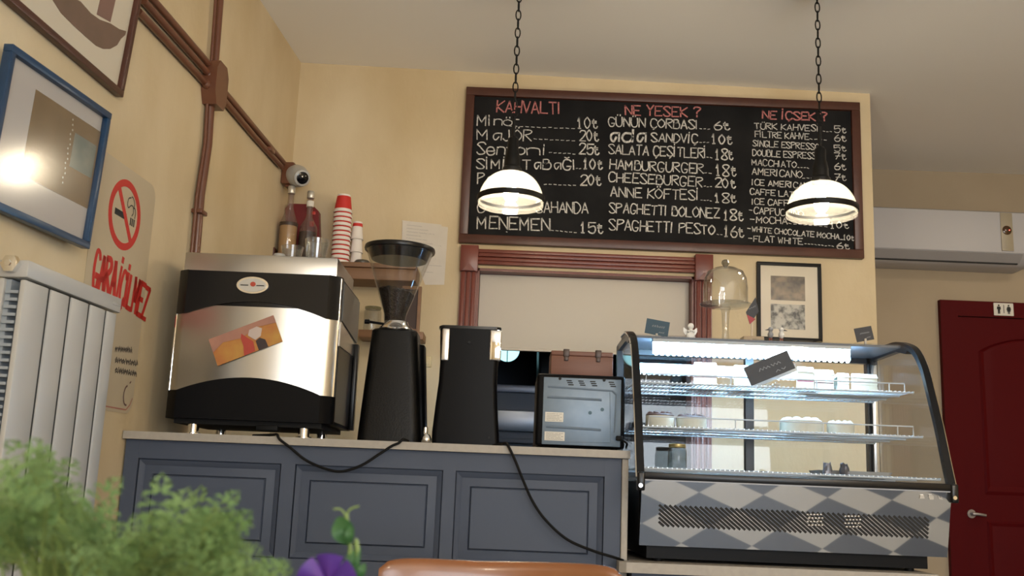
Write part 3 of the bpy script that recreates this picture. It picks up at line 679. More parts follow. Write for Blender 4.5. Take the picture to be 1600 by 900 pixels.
for i, x in enumerate((1441, 1455, 1469)):
    ps = [[(-3, 3), (2, 3), (4, -3), (-4, -3)], [(-4, 4), (1, 4), (4, 1), (4, -4), (-2, -4), (-4, 0)], [(-4, 4), (-2, -2), (4, -4), (3, 1), (0, 0)]][i]
    A = [onpanel(x+u, 776+i*.6-v, .0028) for u, v in ps]; C_ = [onpanel(x+u, 776+i*.6-v, .0) for u, v in ps]; b.loft([A, C_])
b.build('emblem', m_chrome, fp)
b = MB(); b.box(XL+.004, XR-.004, 3.108, 3.128, 1.0905, 1.094); b.build('panel_trim', M('dull_trim_steel', (.30, .31, .33), .55, .6), dc)
b = MB(); b.box(XL-.004, XR+.004, 3.104, 3.135, 1.0942, 1.116, .004); b.build('front_rail', m_black, dc)
b = MB(); b.box(XL+.03, XR-.055, 3.19, YBK, LZ+.010, pb[1]+.004); b.box(XL+.004, XR-.004, 3.185, YBK, pb[1]+.005, 1.09); b.build('base', m_blackm, dc)
for x in (XL+.07, XR-.1):
    for y in (3.22, YBK-.04):
        b = MB(); b.lathe((x, y, LZ+.0005), [(.014, 0), (.014, .011)], 12); b.build('foot', m_blackr, dc)
pts_side = [(3.118, 1.10)]+PROF[1:]
for sx, x in ((-1, XL), (1, XR)):
    b = MB(); inner = [(y+.012, z-.010) for y, z in PROF]
    path = curve([(0, y, z) for y, z in PROF], 4)
    rings = []
    for i, p in enumerate(path):
        t = (path[min(i+1, len(path)-1)]-path[max(i-1, 0)]).normalized(); nn = Vector((0, -t.z, t.y))
        w0, w1 = (x-.011, x+.011)
        rings.append([Vector((w0, p.y, p.z))+nn*.006, Vector((w1, p.y, p.z))+nn*.006, Vector((w1, p.y, p.z))-nn*.014, Vector((w0, p.y, p.z))-nn*.014])
    b.loft(rings); b.box(x-.011, x+.011, 3.10, 3.135, 1.06, 1.115, .004); sf = b.build('side_frame', m_black, dc, ang=50)
    b = MB(); b.tube([(x+sx*.012, p.y-.001, p.z) for p in path], .0035, 6); b.build('side_trim', m_chrome, sf)
    b = MB(); b.lathe((x-.003, 3.101, 1.075), [(.006, -.006), (.006, .006)], 12, ax='y'); b.build('screw', m_chrome, sf)
    gp = [(p.y+.008, p.z-.006) for p in path]+[(YBK-.02, ZTOP-.012), (YBK-.02, 1.10), (3.14, 1.10)]
    b = MB(); b.prism(gp, 'x', x-.003, x+.003); b.build('side_glass', g_case, dc)
    b = MB(); b.prism([(3.39, 1.567), (3.50, 1.594), (YBK, 1.590), (YBK, 1.566), (3.50, 1.568), (3.42, 1.55)], 'x', x-.010, x+.010); b.box(x-.030 if sx > 0 else x-.012, x+.012, YBK-.03, YBK, 1.09, ZTOP); b.build('corner_post', m_black, dc)
path = curve([(0, y, z) for y, z in PROF], 4)
b = MB(); b.loft([[(XL+.012, p.y, p.z), (XR-.012, p.y, p.z)] for p in path if p.y < 3.46], False, False, closed=False); b.build('front_glass', g_case, dc, recalc=False)
b = MB(); b.box(XL+.011, XR-.011, 3.455, YBK, ZTOP-.010, ZTOP-.002); b.build('top_plate', M('grey_enamel_plate', (.11, .12, .14), .4), dc)
b = MB(); b.box(XL+.014, XR-.014, YBK-.03, YBK, ZTOP-.03, ZTOP-.0105); b.box(XL+.014, XR-.014, YBK-.03, YBK, 1.09, 1.115); xm = U(1171, 640, YBK-.03).x
b.box(xm-.015, xm+.015, YBK-.036, YBK-.004, 1.115, ZTOP-.03); b.build('rear_door_frame', m_black, dc)
for x0, x1 in ((XL+.016, xm-.016), (xm+.016, XR-.016)):
    b = MB(); b.box(x0, x1, YBK-.018, YBK-.013, 1.116, ZTOP-.031); b.build('rear_door', g_pane, dc)
# light strip under the front of the top
la, lb = U(1022, 548, 3.44).x, U(1331, 560, 3.44).x
b = MB(); b.box(la-.002, lb+.002, 3.452, 3.478, ZTOP-.022, ZTOP-.0105); ls = b.build('light_strip', m_white, dc)
b = MB(); n = 34
b.box(la, lb, 3.456, 3.474, ZTOP-.060, ZTOP-.0225)
for i in range(n):
    x = la+(lb-la)*(i+.5)/n
    for z in (-.0195, -.0625): b.ell((x, 3.456, ZTOP+z), (.0065, .004, .0055), 8, 6)
b.build('light_diodes', EMIT('cold_diodes', (.40, .70, 1.0), 70.0), ls)
# wire shelves
m_wire = M('bright_zinc_wire', (.72, .76, .80), .3, .45)
def shelf(z, y0, y1, x0, x1, guard, sp=.0145):
    b = MB(); r = .0022
    for y in (y0, (y0*2+y1)/3, (y0+y1*2)/3, y1): b.tube([(x0, y, z), (x1, y, z)], .003, 6)
    n = int((x1-x0)/sp)
    for i in range(n+1):
        x = x0+(x1-x0)*i/n; b.tube([(x, y0-.002, z+.004), (x, y1, z+.004)], r, 5)
    s = b.build('wire_shelf', m_wire, dc)
    if guard:
        b = MB(); g = [(x0+.03, y0+.004, z+.003), (x0+.032, y0, z+guard), (x1-.03, y0, z+guard), (x1-.028, y0+.004, z+.003)]; b.tube(g, .0025, 6)
        for k in range(1, 4):
            x = x0+(x1-x0)*(.03+.31*k) if k < 3 else x1-.08; b.tube([(x, y0, z), (x, y0, z+guard)], .002, 6)
        b.build('guard_rail', m_wire, s)
SZ1, SZ2, SZ3 = 1.410, 1.262, 1.127
shelf(SZ1, 3.345, 3.715, XL+.012, XR-.016, .030); shelf(SZ2, 3.285, 3.715, XL+.014, XR-.016, .034); shelf(SZ3, 3.165, 3.715, XL+.014, XR-.016, 0)
for x in (U(1371, 640, 3.70).x,):
    b = MB(); b.box(x-.011, x+.011, 3.717, 3.735, 1.11, ZTOP-.035, .004); b.build('shelf_upright', m_steelb, dc)
b = MB(); b.box(XL+.02, XR-.02, 3.15, YBK-.03, 1.0905, 1.094); b.build('case_deck', m_steelb, dc)

# ------------------------------------------------------------------ what is in the case
m_cream = M('whipped_cream', (.78, .76, .70), .6, bump=(40, .3)); m_sponge = M('pale_sponge', (.62, .58, .44), .8, var=(50, .3, (.70, .66, .54)))
m_choc = M('chocolate_layer', (.10, .045, .03), .5); m_berry = M('berry_filling', (.35, .07, .11), .5); m_card = M('black_card', (.014, .014, .020), .5)
SH1 = SZ1+.0065; SH2 = SZ2+.0065; SH3 = SZ3+.0065
def slice_(px, py, pw, ph, Y, z, label, fill, dep=.09):
    a = U(px, py, Y); w = pw*Y/F; h = ph*Y/F; x0 = a.x-w/2
    t = thing('cake_slice', label, 'cake', (a.x, Y+dep/2, z), None)
    b = MB()
    for k in range(2):
        zz = z+.002+k*h*.44; b.prism([(x0, Y), (x0+w, Y+.003), (x0+w*.62, Y+dep), (x0+w*.38, Y+dep)], 'z', zz, zz+h*.36)
    b.build('sponge', m_sponge, t)
    b = MB(); b.prism([(x0+.001, Y+.001), (x0+w-.001, Y+.004), (x0+w*.62, Y+dep-.002), (x0+w*.38, Y+dep-.002)], 'z', z+.002+h*.36, z+.002+h*.44); b.build('filling', fill, t)
    b = MB(); r0 = [(x0-.002, Y-.002, z+h*.80), (x0+w+.002, Y, z+h*.80), (x0+w*.63, Y+dep, z+h*.80), (x0+w*.37, Y+dep, z+h*.80)]
    ce = Vector((sum(p[0] for p in r0)/4, sum(p[1] for p in r0)/4, 0)); r1 = [(ce.x+(p[0]-ce.x)*.9, ce.y+(p[1]-ce.y)*.9, z+h) for p in r0]; b.loft([r0, r1]); b.build('cream_top', m_cream, t)
    b = MB(); b.box(x0-.006, x0+w+.006, Y-.006, Y+dep+.006, z, z+.0019, .0005); b.build('paper_base', m_paper, t)
slice_(1102, 597, 36, 40, 3.50, SH1, 'cream cake slice with a dark middle line, nearest the bar on the top shelf', m_choc)
slice_(1164, 598, 34, 38, 3.50, SH1, 'plain white cream cake slice on the top wire shelf, half behind the slanted black card', m_cream)
slice_(1259, 601, 26, 38, 3.47, SH1, 'cream cake slice with berry filling just beside the slanted black card', m_berry)
slice_(1288, 602, 30, 36, 3.50, SH1, 'cake slice with a brown chocolate filling on the top wire shelf', m_choc)
slice_(1318, 602, 18, 32, 3.50, SH1, 'narrow white cake slice between two wider ones on the top wire shelf', m_cream)
slice_(1351, 604, 42, 32, 3.50, SH1, 'wide low cake slice at the door end of the top wire shelf', m_sponge)
def tub(px0, px1, pyt, pyb, Y, z, label, top, frosting):
    a, c = U(px0, pyb, Y), U(px1, pyb, Y); h = (pyb-pyt)*Y/F; r = (c.x-a.x)/2
    t = thing('round_cake', label, 'cake', ((a.x+c.x)/2, Y+r, z)); C0 = ((a.x+c.x)/2, Y+r*.8, z+.001)
    b = MB(); b.lathe(C0, [(r*.93, 0), (r, .003), (r, h*.75), (r*.96, h*.8)], 36); b.build('cake_body', m_cream if frosting else m_sponge, t)
    b = MB(); rg = random.Random(px0); pr = [(r*.97, h*.8), (r*1.0, h*.84), (r*.92, h*.93), (r*.5, h*1.0), (0, h*1.0)]; b.lathe(C0, pr, 36)
    for i in range(9): a_ = i*2*pi/9; b.ell((C0[0]+r*.7*cos(a_), C0[1]+r*.7*sin(a_), z+h*.95), (r*.22, r*.22, h*.16), 10, 6)
    b.build('topping', top, t)
tub(1011, 1056, 645, 669, 3.42, SH2, 'round cream cake with dark top at the bar end of the middle wire shelf', m_choc, False)
tub(1060, 1107, 646, 668, 3.42, SH2, 'round pale cake with dark top, second from the bar end of the middle shelf', m_choc, False)
tub(1226, 1292, 652, 676, 3.42, SH2, 'larger round cake with piled cream topping on the middle wire shelf', m_cream, False)
tub(1298, 1340, 657, 678, 3.42, SH2, 'smaller round cake with cream topping next to the larger one on the middle shelf', m_cream, False)
def slab_card(name, cx, cy, w, h, Y, ang, label, mt, lean=.0, scr=True, cat='price card', base=None, pole=None):
    c = U(cx, cy, Y); wm, hm = w*Y/F, h*Y/F
    mx = Matrix.Translation(c) @ Matrix.Rotation(-radians(ang), 4, 'Y') @ Matrix.Rotation(lean, 4, 'X')
    zb = base if base is not None else c.z-hm
    t = thing(name, label, cat, (c.x, Y, zb))
    b = MB(); b.box(-wm/2, wm/2, -.001, .001, -hm/2, hm/2, mtx=mx); o = b.build('card', mt, t)
    if scr:
        b = MB(); t3 = lambda u, v: tuple(mx @ Vector((u, -.0015, v)))
        scribble(b, (-wm*.22, hm*.02), (wm*.30, hm*.02), hm*.14, hm*.035, t3, 13); scribble(b, (wm*.1, -hm*.32), (wm*.32, -hm*.32), hm*.10, hm*.03, t3, 5)
        b.build('chalk_writing', M('faint_chalk', (.35, .36, .37), .9), o)
    if pole:
        p0 = U(*pole[0], Y); b = MB(); b.box(p0.x-.004, p0.x+.004, Y-.004, Y+.002, zb, p0.z, .0015); b.box(p0.x-.012, p0.x+.012, Y-.012, Y+.012, zb, zb+.006, .002); b.build('clip', M('pale_wood_clip', (.55, .50, .42), .6), t)
    return t
slab_card('price_card', 1202, 575, 76, 31, 3.335, 24, 'large slanted black price card propped against the top shelf guard rail', m_card, base=SH1, pole=((1213, 596),))
slab_card('price_card', 1211, 587, 74, 12, 3.39, 24, 'white card edge propped behind the slanted black price card', m_paper, scr=False, base=SH1, pole=((1200, 600),))
rg = random.Random(5)
def crumple(px, py, w, h, Y, z, label, mt):
    a = U(px, py, Y); wm, hm = w*Y/F, h*Y/F; b = MB(); rings = []
    for k in range(7):
        v = k/6; rr = wm/2*(1.0-.35*v); rings.append([(a.x+rr*cos(2*pi*i/14)*rg.uniform(.75, 1.1), Y+rr*sin(2*pi*i/14)*rg.uniform(.75, 1.1), z+hm*(v*rg.uniform(.85, 1.1) if k else 0)) for i in range(14)])
    b.loft(rings); tag(b.build('crumpled_wrapper', mt), label, 'wrapper')
m_foil = M('grey_crumpled_foil', (.20, .20, .23), .4, .5)
crumple(1293, 748, 17, 18, 3.24, SH3, 'crumpled grey wrapper on the case floor, beside the white tray', m_foil)
crumple(1320, 749, 18, 18, 3.24, SH3, 'crumpled dark wrapper with folded rim on the case floor', M('dark_crumpled_foil', (.10, .10, .12), .4, .5))
a, c = U(1280, 748, 3.3), U(1396, 753, 3.3); b = MB(); b.loft([rrect((a.x+c.x)/2, 3.36, c.x-a.x-.02, .14, .02, SH3), rrect((a.x+c.x)/2, 3.36, c.x-a.x, .16, .03, SH3+.014), rrect((a.x+c.x)/2, 3.36, c.x-a.x-.008, .152, .03, SH3+.014), rrect((a.x+c.x)/2, 3.36, c.x-a.x-.025, .135, .02, SH3+.003)])
tag(b.build('white_tray', m_white), 'shallow white tray on the floor of the display case', 'tray')
a = U(1058, 736, 3.6); jr = thing('storage_jar', 'glass jar with gold lid on the display case floor', 'jar', (a.x, 3.6, SH3))
b = MB(); hj = .088; b.lathe((a.x, 3.6, SH3+.001), [(.030, 0), (.033, .004), (.033, hj-.02), (.026, hj-.008)], 24); b.build('jar_body', GLASS('smoky_jar', (.62, .66, .66), 1.2), jr)
b = MB(); b.lathe((a.x, 3.6, SH3+hj-.008), [(.029, 0), (.030, .002), (.030, .011), (.027, .013)], 24); b.build('jar_lid', M('gold_lid', (.60, .43, .16), .3, .8), jr)

# ------------------------------------------------------------------ what stands on the case
ZO = ZTOP+.0005; YT = 3.56
m_teal = M('teal_card', (.018, .060, .095), .55)
slab_card('price_card', 1027, 512, 37, 24, YT, -8.5, 'dark teal price card in a clip above the case corner beside the angel', m_teal, base=ZO, pole=((1026, 521),))
slab_card('price_card', 1350, 522, 28, 22, YT, 12, 'small black price card standing on the case at its door end', m_card, base=ZO, pole=((1352, 529),))
# rhombus card on a wooden block
Y = YT+.02; bx = U(1175, 527, Y); t = thing('card_stand', 'black and red card turned on its point on a wooden block beside the cake dome', 'price card', (bx.x, Y, ZO))
b = MB(); w = 16*Y/F; b.box(bx.x-w, bx.x+w, Y-.03, Y+.03, ZO, ZO+.026, .002); b.build('block', M('pale_block_wood', (.42, .32, .21), .6), t)
b = MB(); b.box(bx.x-.003, bx.x+.003, Y-.002, Y+.002, ZO+.025, U(1176, 500, Y).z, .0005); b.build('stick', M('pale_stick', (.62, .52, .40), .6), t)
c = U(1175, 486, Y); poly = [(U(x, y, Y).x, U(x, y, Y).z) for x, y in ((1165, 488), (1180, 465), (1185, 487), (1171, 507))]
b = MB(); b.prism(poly, 'y', Y-.006, Y-.003); k_ = b.build('card', m_card, t)
poly = [(U(x, y, Y).x, U(x, y, Y).z) for x, y in ((1166, 492), (1180, 499), (1171, 507))]
b = MB(); b.prism(poly, 'y', Y-.0072, Y-.006); b.build('red_corner', M('card_corner_red', (.36, .02, .03), .5), k_)
b = MB(); p0 = U(1170, 484, Y); p1 = U(1180, 480, Y); scribble(b, (p0.x, p0.z), (p1.x, p1.z), .006, .0012, lambda u, v: (u, Y-.0075, v), 9); b.build('chalk_writing', MATS['faint_chalk'], k_)
# angel
Y = YT; a = U(1079, 528, Y); z = ZO; t = thing('angel_figurine', 'small white angel figurine on the display case beside the teal card', 'figurine', (a.x, Y, z)); m_por = M('white_porcelain', (.82, .81, .78), .4)
b = MB(); b.lathe((a.x, Y, z), [(.020, 0), (.021, .004), (.015, .018), (.012, .032), (.009, .040), (.004, .044)], 20); b.ell((a.x, Y-.004, z+.053), (.011, .011, .0115)); b.ell((a.x-.009, Y-.010, z+.034), (.005, .008, .005)); b.ell((a.x+.009, Y-.010, z+.034), (.005, .008, .005)); b.ell((a.x, Y-.015, z+.037), (.006, .004, .005)); b.build('angel_body', m_por, t)
for s in (-1, 1):
    b = MB(); b.prism([(a.x+s*.005, z+.020), (a.x+s*.018, z+.024), (a.x+s*.025, z+.036), (a.x+s*.024, z+.050), (a.x+s*.018, z+.046), (a.x+s*.010, z+.040)], 'y', Y+.006, Y+.011); b.build('wing', m_por, t)
# cake stand with dome
Y = 3.62; a = U(1133.5, 477, Y); s_ = Y/F; t = thing('cake_stand', 'tall glass cake stand with a domed glass cover on top of the display case', 'cake stand', (a.x, Y, ZO))
zp = a.z; b = MB(); b.lathe((a.x, Y, 0), [(.045, ZO), (.046, ZO+.004), (.014, ZO+.016), (.011, ZO+.05), (.0135, zp-.03), (.016, zp-.018), (.020, zp-.010), (38*s_, zp-.002), (40.5*s_, zp+.002), (40*s_, zp+.005), (.018, zp-.002), (.0, zp-.002)], 44); b.build('stand', g_clear, t)
zt_d = U(1134, 420, Y).z; rd = 35*s_; hd = zt_d-zp
b = MB(); b.lathe((a.x, Y, zp+.005), [(rd*1.02, 0), (rd, .004), (rd*1.0, hd*.45), (rd*.95, hd*.70), (rd*.80, hd*.88), (rd*.5, hd*.97), (.012, hd*1.0), (.012, hd-.004), (rd*.49, hd*.97-.004), (rd*.78, hd*.88-.004), (rd*.93, hd*.69), (rd*.97, hd*.45), (rd*.97, .004)], 44, cap=False); dm = b.build('dome', GLASS('thin_dome_glass', (.965, .97, .97), 2.2, .03), t)
b = MB(); b.lathe((a.x, Y, zt_d+.003), [(.008, 0), (.006, .004), (.011, .010), (.0145, .018), (.012, .027), (.005, .031), (0, .0315)], 24); b.build('knob', GLASS('knob_glass', (.55, .55, .54), 2.5, .05), dm)
# two seabird figurines
for px, lab in ((1204, 'small seabird figurine with grey head, nearer the wooden card block'), (1221, 'small seabird figurine with white head, farther from the wooden card block')):
    Y = YT+.01; a = U(px, 532, Y); t = thing('bird_figurine', lab, 'figurine', (a.x, Y, ZO), 'seabird figurines on the case'); z = ZO; fl = 1 if px < 1210 else -1
    b = MB(); b.ell((a.x, Y, z+.036), (.010, .014, .013)); b.lathe((a.x, Y, z+.040), [(.009, 0), (.006, .010), (.006, .014)], 14); b.ell((a.x, Y-.002, z+.056), (.009, .010, .008)); b.build('bird_body', m_por if fl < 0 else M('grey_glaze', (.30, .31, .33), .4), t)
    b = MB(); b.loft([[(a.x-.004*fl, Y-.006, z+.052), (a.x-.004*fl, Y, z+.052), (a.x-.004*fl, Y-.003, z+.058)], [(a.x-.020*fl, Y-.0045, z+.051), (a.x-.020*fl, Y-.0035, z+.051), (a.x-.020*fl, Y-.004, z+.0525)]]); b.build('beak', M('dark_beak', (.04, .04, .05), .4), t)
    b = MB()
    for s in (-1, 1): b.tube([(a.x+s*.005, Y, z+.002), (a.x+s*.003, Y, z+.028)], .0025, 6); b.ell((a.x+s*.006, Y-.004, z+.002), (.005, .008, .002), 8, 6)
    b.build('bird_legs', M('rust_glaze', (.30, .07, .03), .5), t)

# ================================================================== BACK WALL: SHELF, BOTTLES, CUPS, PAPERS
YS = 4.50; sz1 = U(600, 411, YS).z; sz0 = U(610, 437, YS).z; sx1 = U(650, 425, YS).x
b = MB(); b.box(-1.06, sx1, YS, YB, sz1-.022, sz1, .003); b.box(-1.06, sx1, YS+.012, YB, sz0, sz1-.0225, .003)
tag(b.build('wall_shelf', m_wood), 'brown wooden wall shelf in the corner carrying the bottles and paper cups', 'shelf')
a, c = U(391, 388, YS+.03), U(429, 400, YS+.03)
b = MB(); b.box(a.x, c.x, YS+.02, YS+.15, sz1+.0005, U(410, 386, YS+.03).z, .003); bx_ = b.build('wooden_tray', m_frame); tag(bx_, 'dark wooden tray on the shelf end under the small orange bottle', 'tray')
tray_z = U(410, 386, YS+.03).z
def bottle(px, pyt, pyb, pw, Y, z, label, body, neckfrac, shoulder, capm, liquid=None, lab=None, fill=.6):
    a = U(px, pyb, Y); s = Y/F; r = pw/2*s; ztop = U(px, pyt, Y).z; h = ztop-z; nr = r*.34
    t = thing('bottle', label, 'bottle', (a.x, Y, z), 'bottles on the wall shelf')
    C0 = (a.x, Y, z+.0005); sh = h*shoulder; nk = h*neckfrac
    pr = [(r*.9, 0), (r, .006), (r, sh*.92), (r*.94, sh), (r*.62, sh+(nk-sh)*.45), (nr*1.15, sh+(nk-sh)*.8), (nr, nk), (nr*.95, h*.93), (nr*1.1, h*.935), (nr*1.1, h*.95)]
    b = MB(); b.lathe(C0, pr, 28); b.build('bottle_glass', body, t)
    b = MB(); b.lathe(C0, [(nr*1.18, h*.90), (nr*1.25, h*.905), (nr*1.25, h*.99), (nr*1.1, h)], 20); b.build('cap', capm, t)
    if liquid:
        b = MB(); q = fill*h
        pl = [(r*.86, .004), (r*.95, .01)]+[(rr*.95, hh) for rr, hh in pr[2:8] if hh < q]; rq = pl[-1][0] if q > sh else r*.95
        pl.append((rq, q)); b.lathe(C0, pl, 28); b.build('liquid', liquid, t)
    if lab:
        b = MB(); z0, z1, mt = lab[:3]; q = r*(lab[3] if len(lab) > 3 else 1); b.lathe(C0, [(q*1.01, h*z0), (q*1.015, h*z0+.001), (q*1.015, h*z1-.001), (q*1.01, h*z1)], 28, cap=False); b.build('label_band', mt, t)
g_bot = GLASS('bottle_glass_clear', (.84, .78, .76), 2.4, .04, diff=.07)
m_cap = M('silver_cap', (.60, .57, .50), .35, .6)
bottle(447, 291, 401, 29, YS+.045, sz1, 'bottle with cream coloured liquid and pale cap under the camera', g_bot, .74, .52, m_cap, M('cream_liquid', (.50, .33, .13), .45), (.455, .50, M('dark_band', (.05, .03, .02), .5)), .455)
bottle(478, 299, 404, 29, YS+.075, sz1, 'clear bottle of brown syrup with silver cap in front of the red box', g_bot, .66, .50, m_cap, GLASS('brown_syrup', (.23, .09, .045), .6, diff=.35, dcol=(.16, .06, .03)), (.78, .86, m_paper, .40), .42)
bottle(424, 330, 387, 13, YS+.07, tray_z, 'small thin bottle with orange liquid standing on the dark wooden tray', g_bot, .75, .55, M('dark_cap', (.06, .04, .04), .4), M('orange_liquid', (.62, .13, .01), .4), None, .40)
# dark red octagonal box behind the bottles
Y = YS+.14; pl = [(U(x, y, Y).x, U(x, y, Y).z) for x, y in ((452, 318), (487, 319), (498, 330), (500, 408), (446, 406), (446, 326))]
b = MB(); b.prism(pl, 'y', Y, Y+.05); b_ = MB()
rb = thing('gift_box', 'dark red cut corner box standing behind the brown syrup bottle', 'box', (pl[3][0]-.06, Y+.02, sz1))
zmin = min(p[1] for p in pl); b.build('box_body', M('dark_red_box', (.17, .010, .012), .4), rb)
for x, y, w, h in ((490, 333, 6, 5), (487, 350, 7, 9), (492, 372, 5, 10)):
    a = U(x, y, Y); s = Y/F; b_.box(a.x-w*s/2, a.x+w*s/2, Y-.002, Y+.001, a.z-h*s/2, a.z+h*s/2, .0008)
b_.build('printed_patch', M('bright_red_print', (.50, .04, .03), .4), rb)
# paper cups, upside down and nested
m_cupw = M('cup_white', (.80, .74, .68), .6); m_cupr = M('cup_red', (.56, .028, .022), .55)
ORD = ['topmost', 'second', 'third', 'fourth', 'fifth', 'sixth', 'seventh', 'eighth', 'ninth', 'tenth', 'eleventh', 'twelfth', 'thirteenth']
def cup_stack(px_t, px_b, pyt, n, pw_t, pw_b, Y, z, hc, red, name, exposed):
    zt = U(px_t, pyt, Y).z; step = (zt-hc-z)/(n-1); xb = U(px_b, 412, Y).x; xt = U(px_t, pyt, Y).x; s = Y/F
    rt, rb_ = pw_t/2*s, pw_b/2*s
    for k in range(n):                       # k = 0 is the top cup
        z0 = z+step*(n-1-k)+.0006; x = xb+(xt-xb)*((z0-z)/(zt-z))
        q = 'topmost' if k == 0 else ('lowest' if k == n-1 else ORD[k]+' from the top,')
        t = thing('paper_cup', f'{q} upturned cup of the {name} paper cup stack', 'paper cup', (x, Y, z0), f'cups of the {name} stack')
        C0 = (x, Y, z0); dr = (rb_-rt)
        sc = 1+.0*k
        f = lambda hh: rb_-(rb_-rt)*(hh/hc)
        # rim, white foot band, red body, white base
        w1 = step*.72 if red == 'stripes' else hc*.72
        b = MB(); b.lathe(C0, [(f(0)-.002, 0), (f(0)+.0015, .001), (f(0)+.002, .004), (f(.004), .006), (f(w1), w1)], 28, cap=False); b.build('white_band', m_cupw, t)
        if k == 0:
            b = MB(); b.lathe(C0, [(f(w1), w1+.0001), (f(hc*.9), hc*.9)], 28, cap=False); b.build('red_band', m_cupr, t)
            b = MB(); b.lathe(C0, [(f(hc*.9), hc*.9+.0001), (f(hc), hc), (f(hc)-.002, hc), (f(hc)-.003, hc-.004), (0, hc-.004)], 28); b.build('cup_base', m_cupw, t)
        else:
            b = MB(); b.lathe(C0, [(f(w1), w1+.0001), (f(step*1.15)-.0008, step*1.15)], 28, cap=False); b.build('red_band', m_cupr if red == 'stripes' else m_cupw, t)
cup_stack(537.5, 531, 305.5, 12, 21.5, 29.5, YS+.07, sz1, .086, 'stripes', 'tall', 1)
cup_stack(558.5, 556, 347.5, 3, 15, 20, YS+.10, sz1, .085, 'plain', 'short', 1)
a = U(566, 411, YS+.08); b = MB(); b.lathe((a.x, a.y, sz1+.0005), [(.030, 0), (.036, .004), (.037, .016), (.030, .024), (.0, .026)], 28); tag(b.build('jar_lid', M('dark_olive_lid', (.06, .055, .045), .4)), 'dark round lid lying on the wall shelf beside the short cup stack', 'lid')
# second, lower shelf with a jar, a wooden frame and a brown pot
Y2 = YS+.05; z2 = U(600, 516, Y2).z; a, c = U(560, 515, Y2), U(662, 515, Y2)
b = MB(); b.box(a.x, c.x, Y2, YB, z2-.035, z2, .003); tag(b.build('lower_wall_shelf', m_wood), 'short lower wooden wall shelf half hidden behind the coffee grinder', 'shelf')
c = U(581, 514, Y2+.06); jr = thing('storage_jar', 'small clear glass jar on the lower shelf behind the grinder lever', 'jar', (c.x, Y2+.06, z2))
b = MB(); hj = U(581, 480, Y2+.06).z-z2; b.lathe((c.x, Y2+.06, z2+.0005), [(.036, 0), (.040, .004), (.040, hj*.8), (.034, hj*.9)], 26); b.build('jar_body', g_clear, jr)
b = MB(); b.lathe((c.x, Y2+.06, z2+hj*.9), [(.036, 0), (.038, .003), (.038, hj*.1), (.03, hj*.12)], 26); b.build('jar_lid', GLASS('greenish_lid', (.6, .62, .55), 1.5), jr)
x0, x1 = U(627, 480, Y2+.02).x, U(657, 480, Y2+.02).x; z1 = U(640, 447, Y2+.02).z; wf = .014
wfm = thing('photo_frame', 'small brown wooden frame standing on the lower shelf behind the grinder hopper', 'frame', ((x0+x1)/2, Y2+.03, z2))
b = MB(); yy = (Y2+.02, Y2+.045); b.box(x0, x1, *yy, z2+.0005, z2+wf); b.box(x0, x1, *yy, z1-wf, z1); b.box(x0, x0+wf, *yy, z2+wf, z1-wf); b.box(x1-wf, x1, *yy, z2+wf, z1-wf); b.build('frame_border', m_wood, wfm)
b = MB(); b.box(x0+wf-.001, x1-wf+.001, Y2+.030, Y2+.040, z2+wf-.001, z1-wf+.001); b.build('frame_picture', M('dark_brown_picture', (.045, .025, .02), .6), wfm)
# papers and switch
def sheet(name, quad, Y, label, rows):
    ps = [(U(x, y, Y).x, U(x, y, Y).z) for x, y in quad]; t = thing(name, label, 'paper', (ps[3][0], Y, ps[3][1]))
    b = MB(); b.prism(ps, 'y', Y-.001, Y); o = b.build('sheet', M('pinned_paper', (.62, .57, .50), .9, var=(14, .3, (.68, .63, .56))), t); b = MB()
    bil_ = lambda u, v: tuple((Vector(ps[0])*(1-u)+Vector(ps[1])*u)*(1-v)+(Vector(ps[3])*(1-u)+Vector(ps[2])*u)*v)
    for k in range(rows):
        v = .12+.8*k/rows; scribble(b, bil_(.12, v), bil_(.5+.35*((k*7) % 3)/2, v), .004, .0016, lambda p, q: (p, Y-.0014, q), 20)
    b.build('print_lines', M('grey_print', (.36, .34, .33), .9), o)
sheet('paper_notice', ((628, 344), (700, 355), (694, 445), (664, 445)), YB-.001, 'larger pinned sheet of paper lower and behind, beside the chalkboard', 7)
sheet('paper_notice', ((629, 344.5), (690, 351), (680, 408), (627, 402)), YB-.004, 'upper pinned paper notice with a grey table, overlapping the larger sheet', 9)
a, c = U(656, 556, YB), U(674, 574, YB); b = MB(); b.box(a.x, c.x, YB-.009, YB-.0003, c.z, a.z, .003); sw = thing('wall_switch', 'cream wall switch plate between the grinder and the black brewer', 'switch', ((a.x+c.x)/2, YB, c.z)); b.build('plate', M('cream_plastic', (.62, .50, .28), .5), sw)
b = MB(); b.box(a.x+.010, c.x-.010, YB-.013, YB-.0085, c.z+.010, a.z-.010, .002); b.build('rocker', MATS['cream_plastic'], sw)
# framed pair of prints right of the hatch
def frame_back(px, label):
    (x0, y0), (x1, y1) = px; Y = YB-.02
q = on(YB-.022); fx0_, fx1_ = (q(1180, 408)[0]+q(1187, 530)[0])/2, (q(1283, 412)[0]+q(1286, 534)[0])/2; fz1_ = (q(1180, 408)[1]+q(1283, 412)[1])/2; fz0_ = (q(1187, 530)[1]+q(1286, 535)[1])/2
t = thing('framed_prints', 'thin black frame holding two small monochrome prints, right of the hatch', 'picture', ((fx0_+fx1_)/2, YB, fz0_)); w = .016; Y = YB-.022
b = MB(); b.box(fx0_, fx1_, Y, YB-.0005, fz1_-w, fz1_, .002); b.box(fx0_, fx1_, Y, YB-.0005, fz0_, fz0_+w, .002); b.box(fx0_, fx0_+w, Y+.0005, YB-.0005, fz0_+w, fz1_-w); b.box(fx1_-w, fx1_, Y+.0005, YB-.0005, fz0_+w, fz1_-w); b.build('frame', m_iron, t)
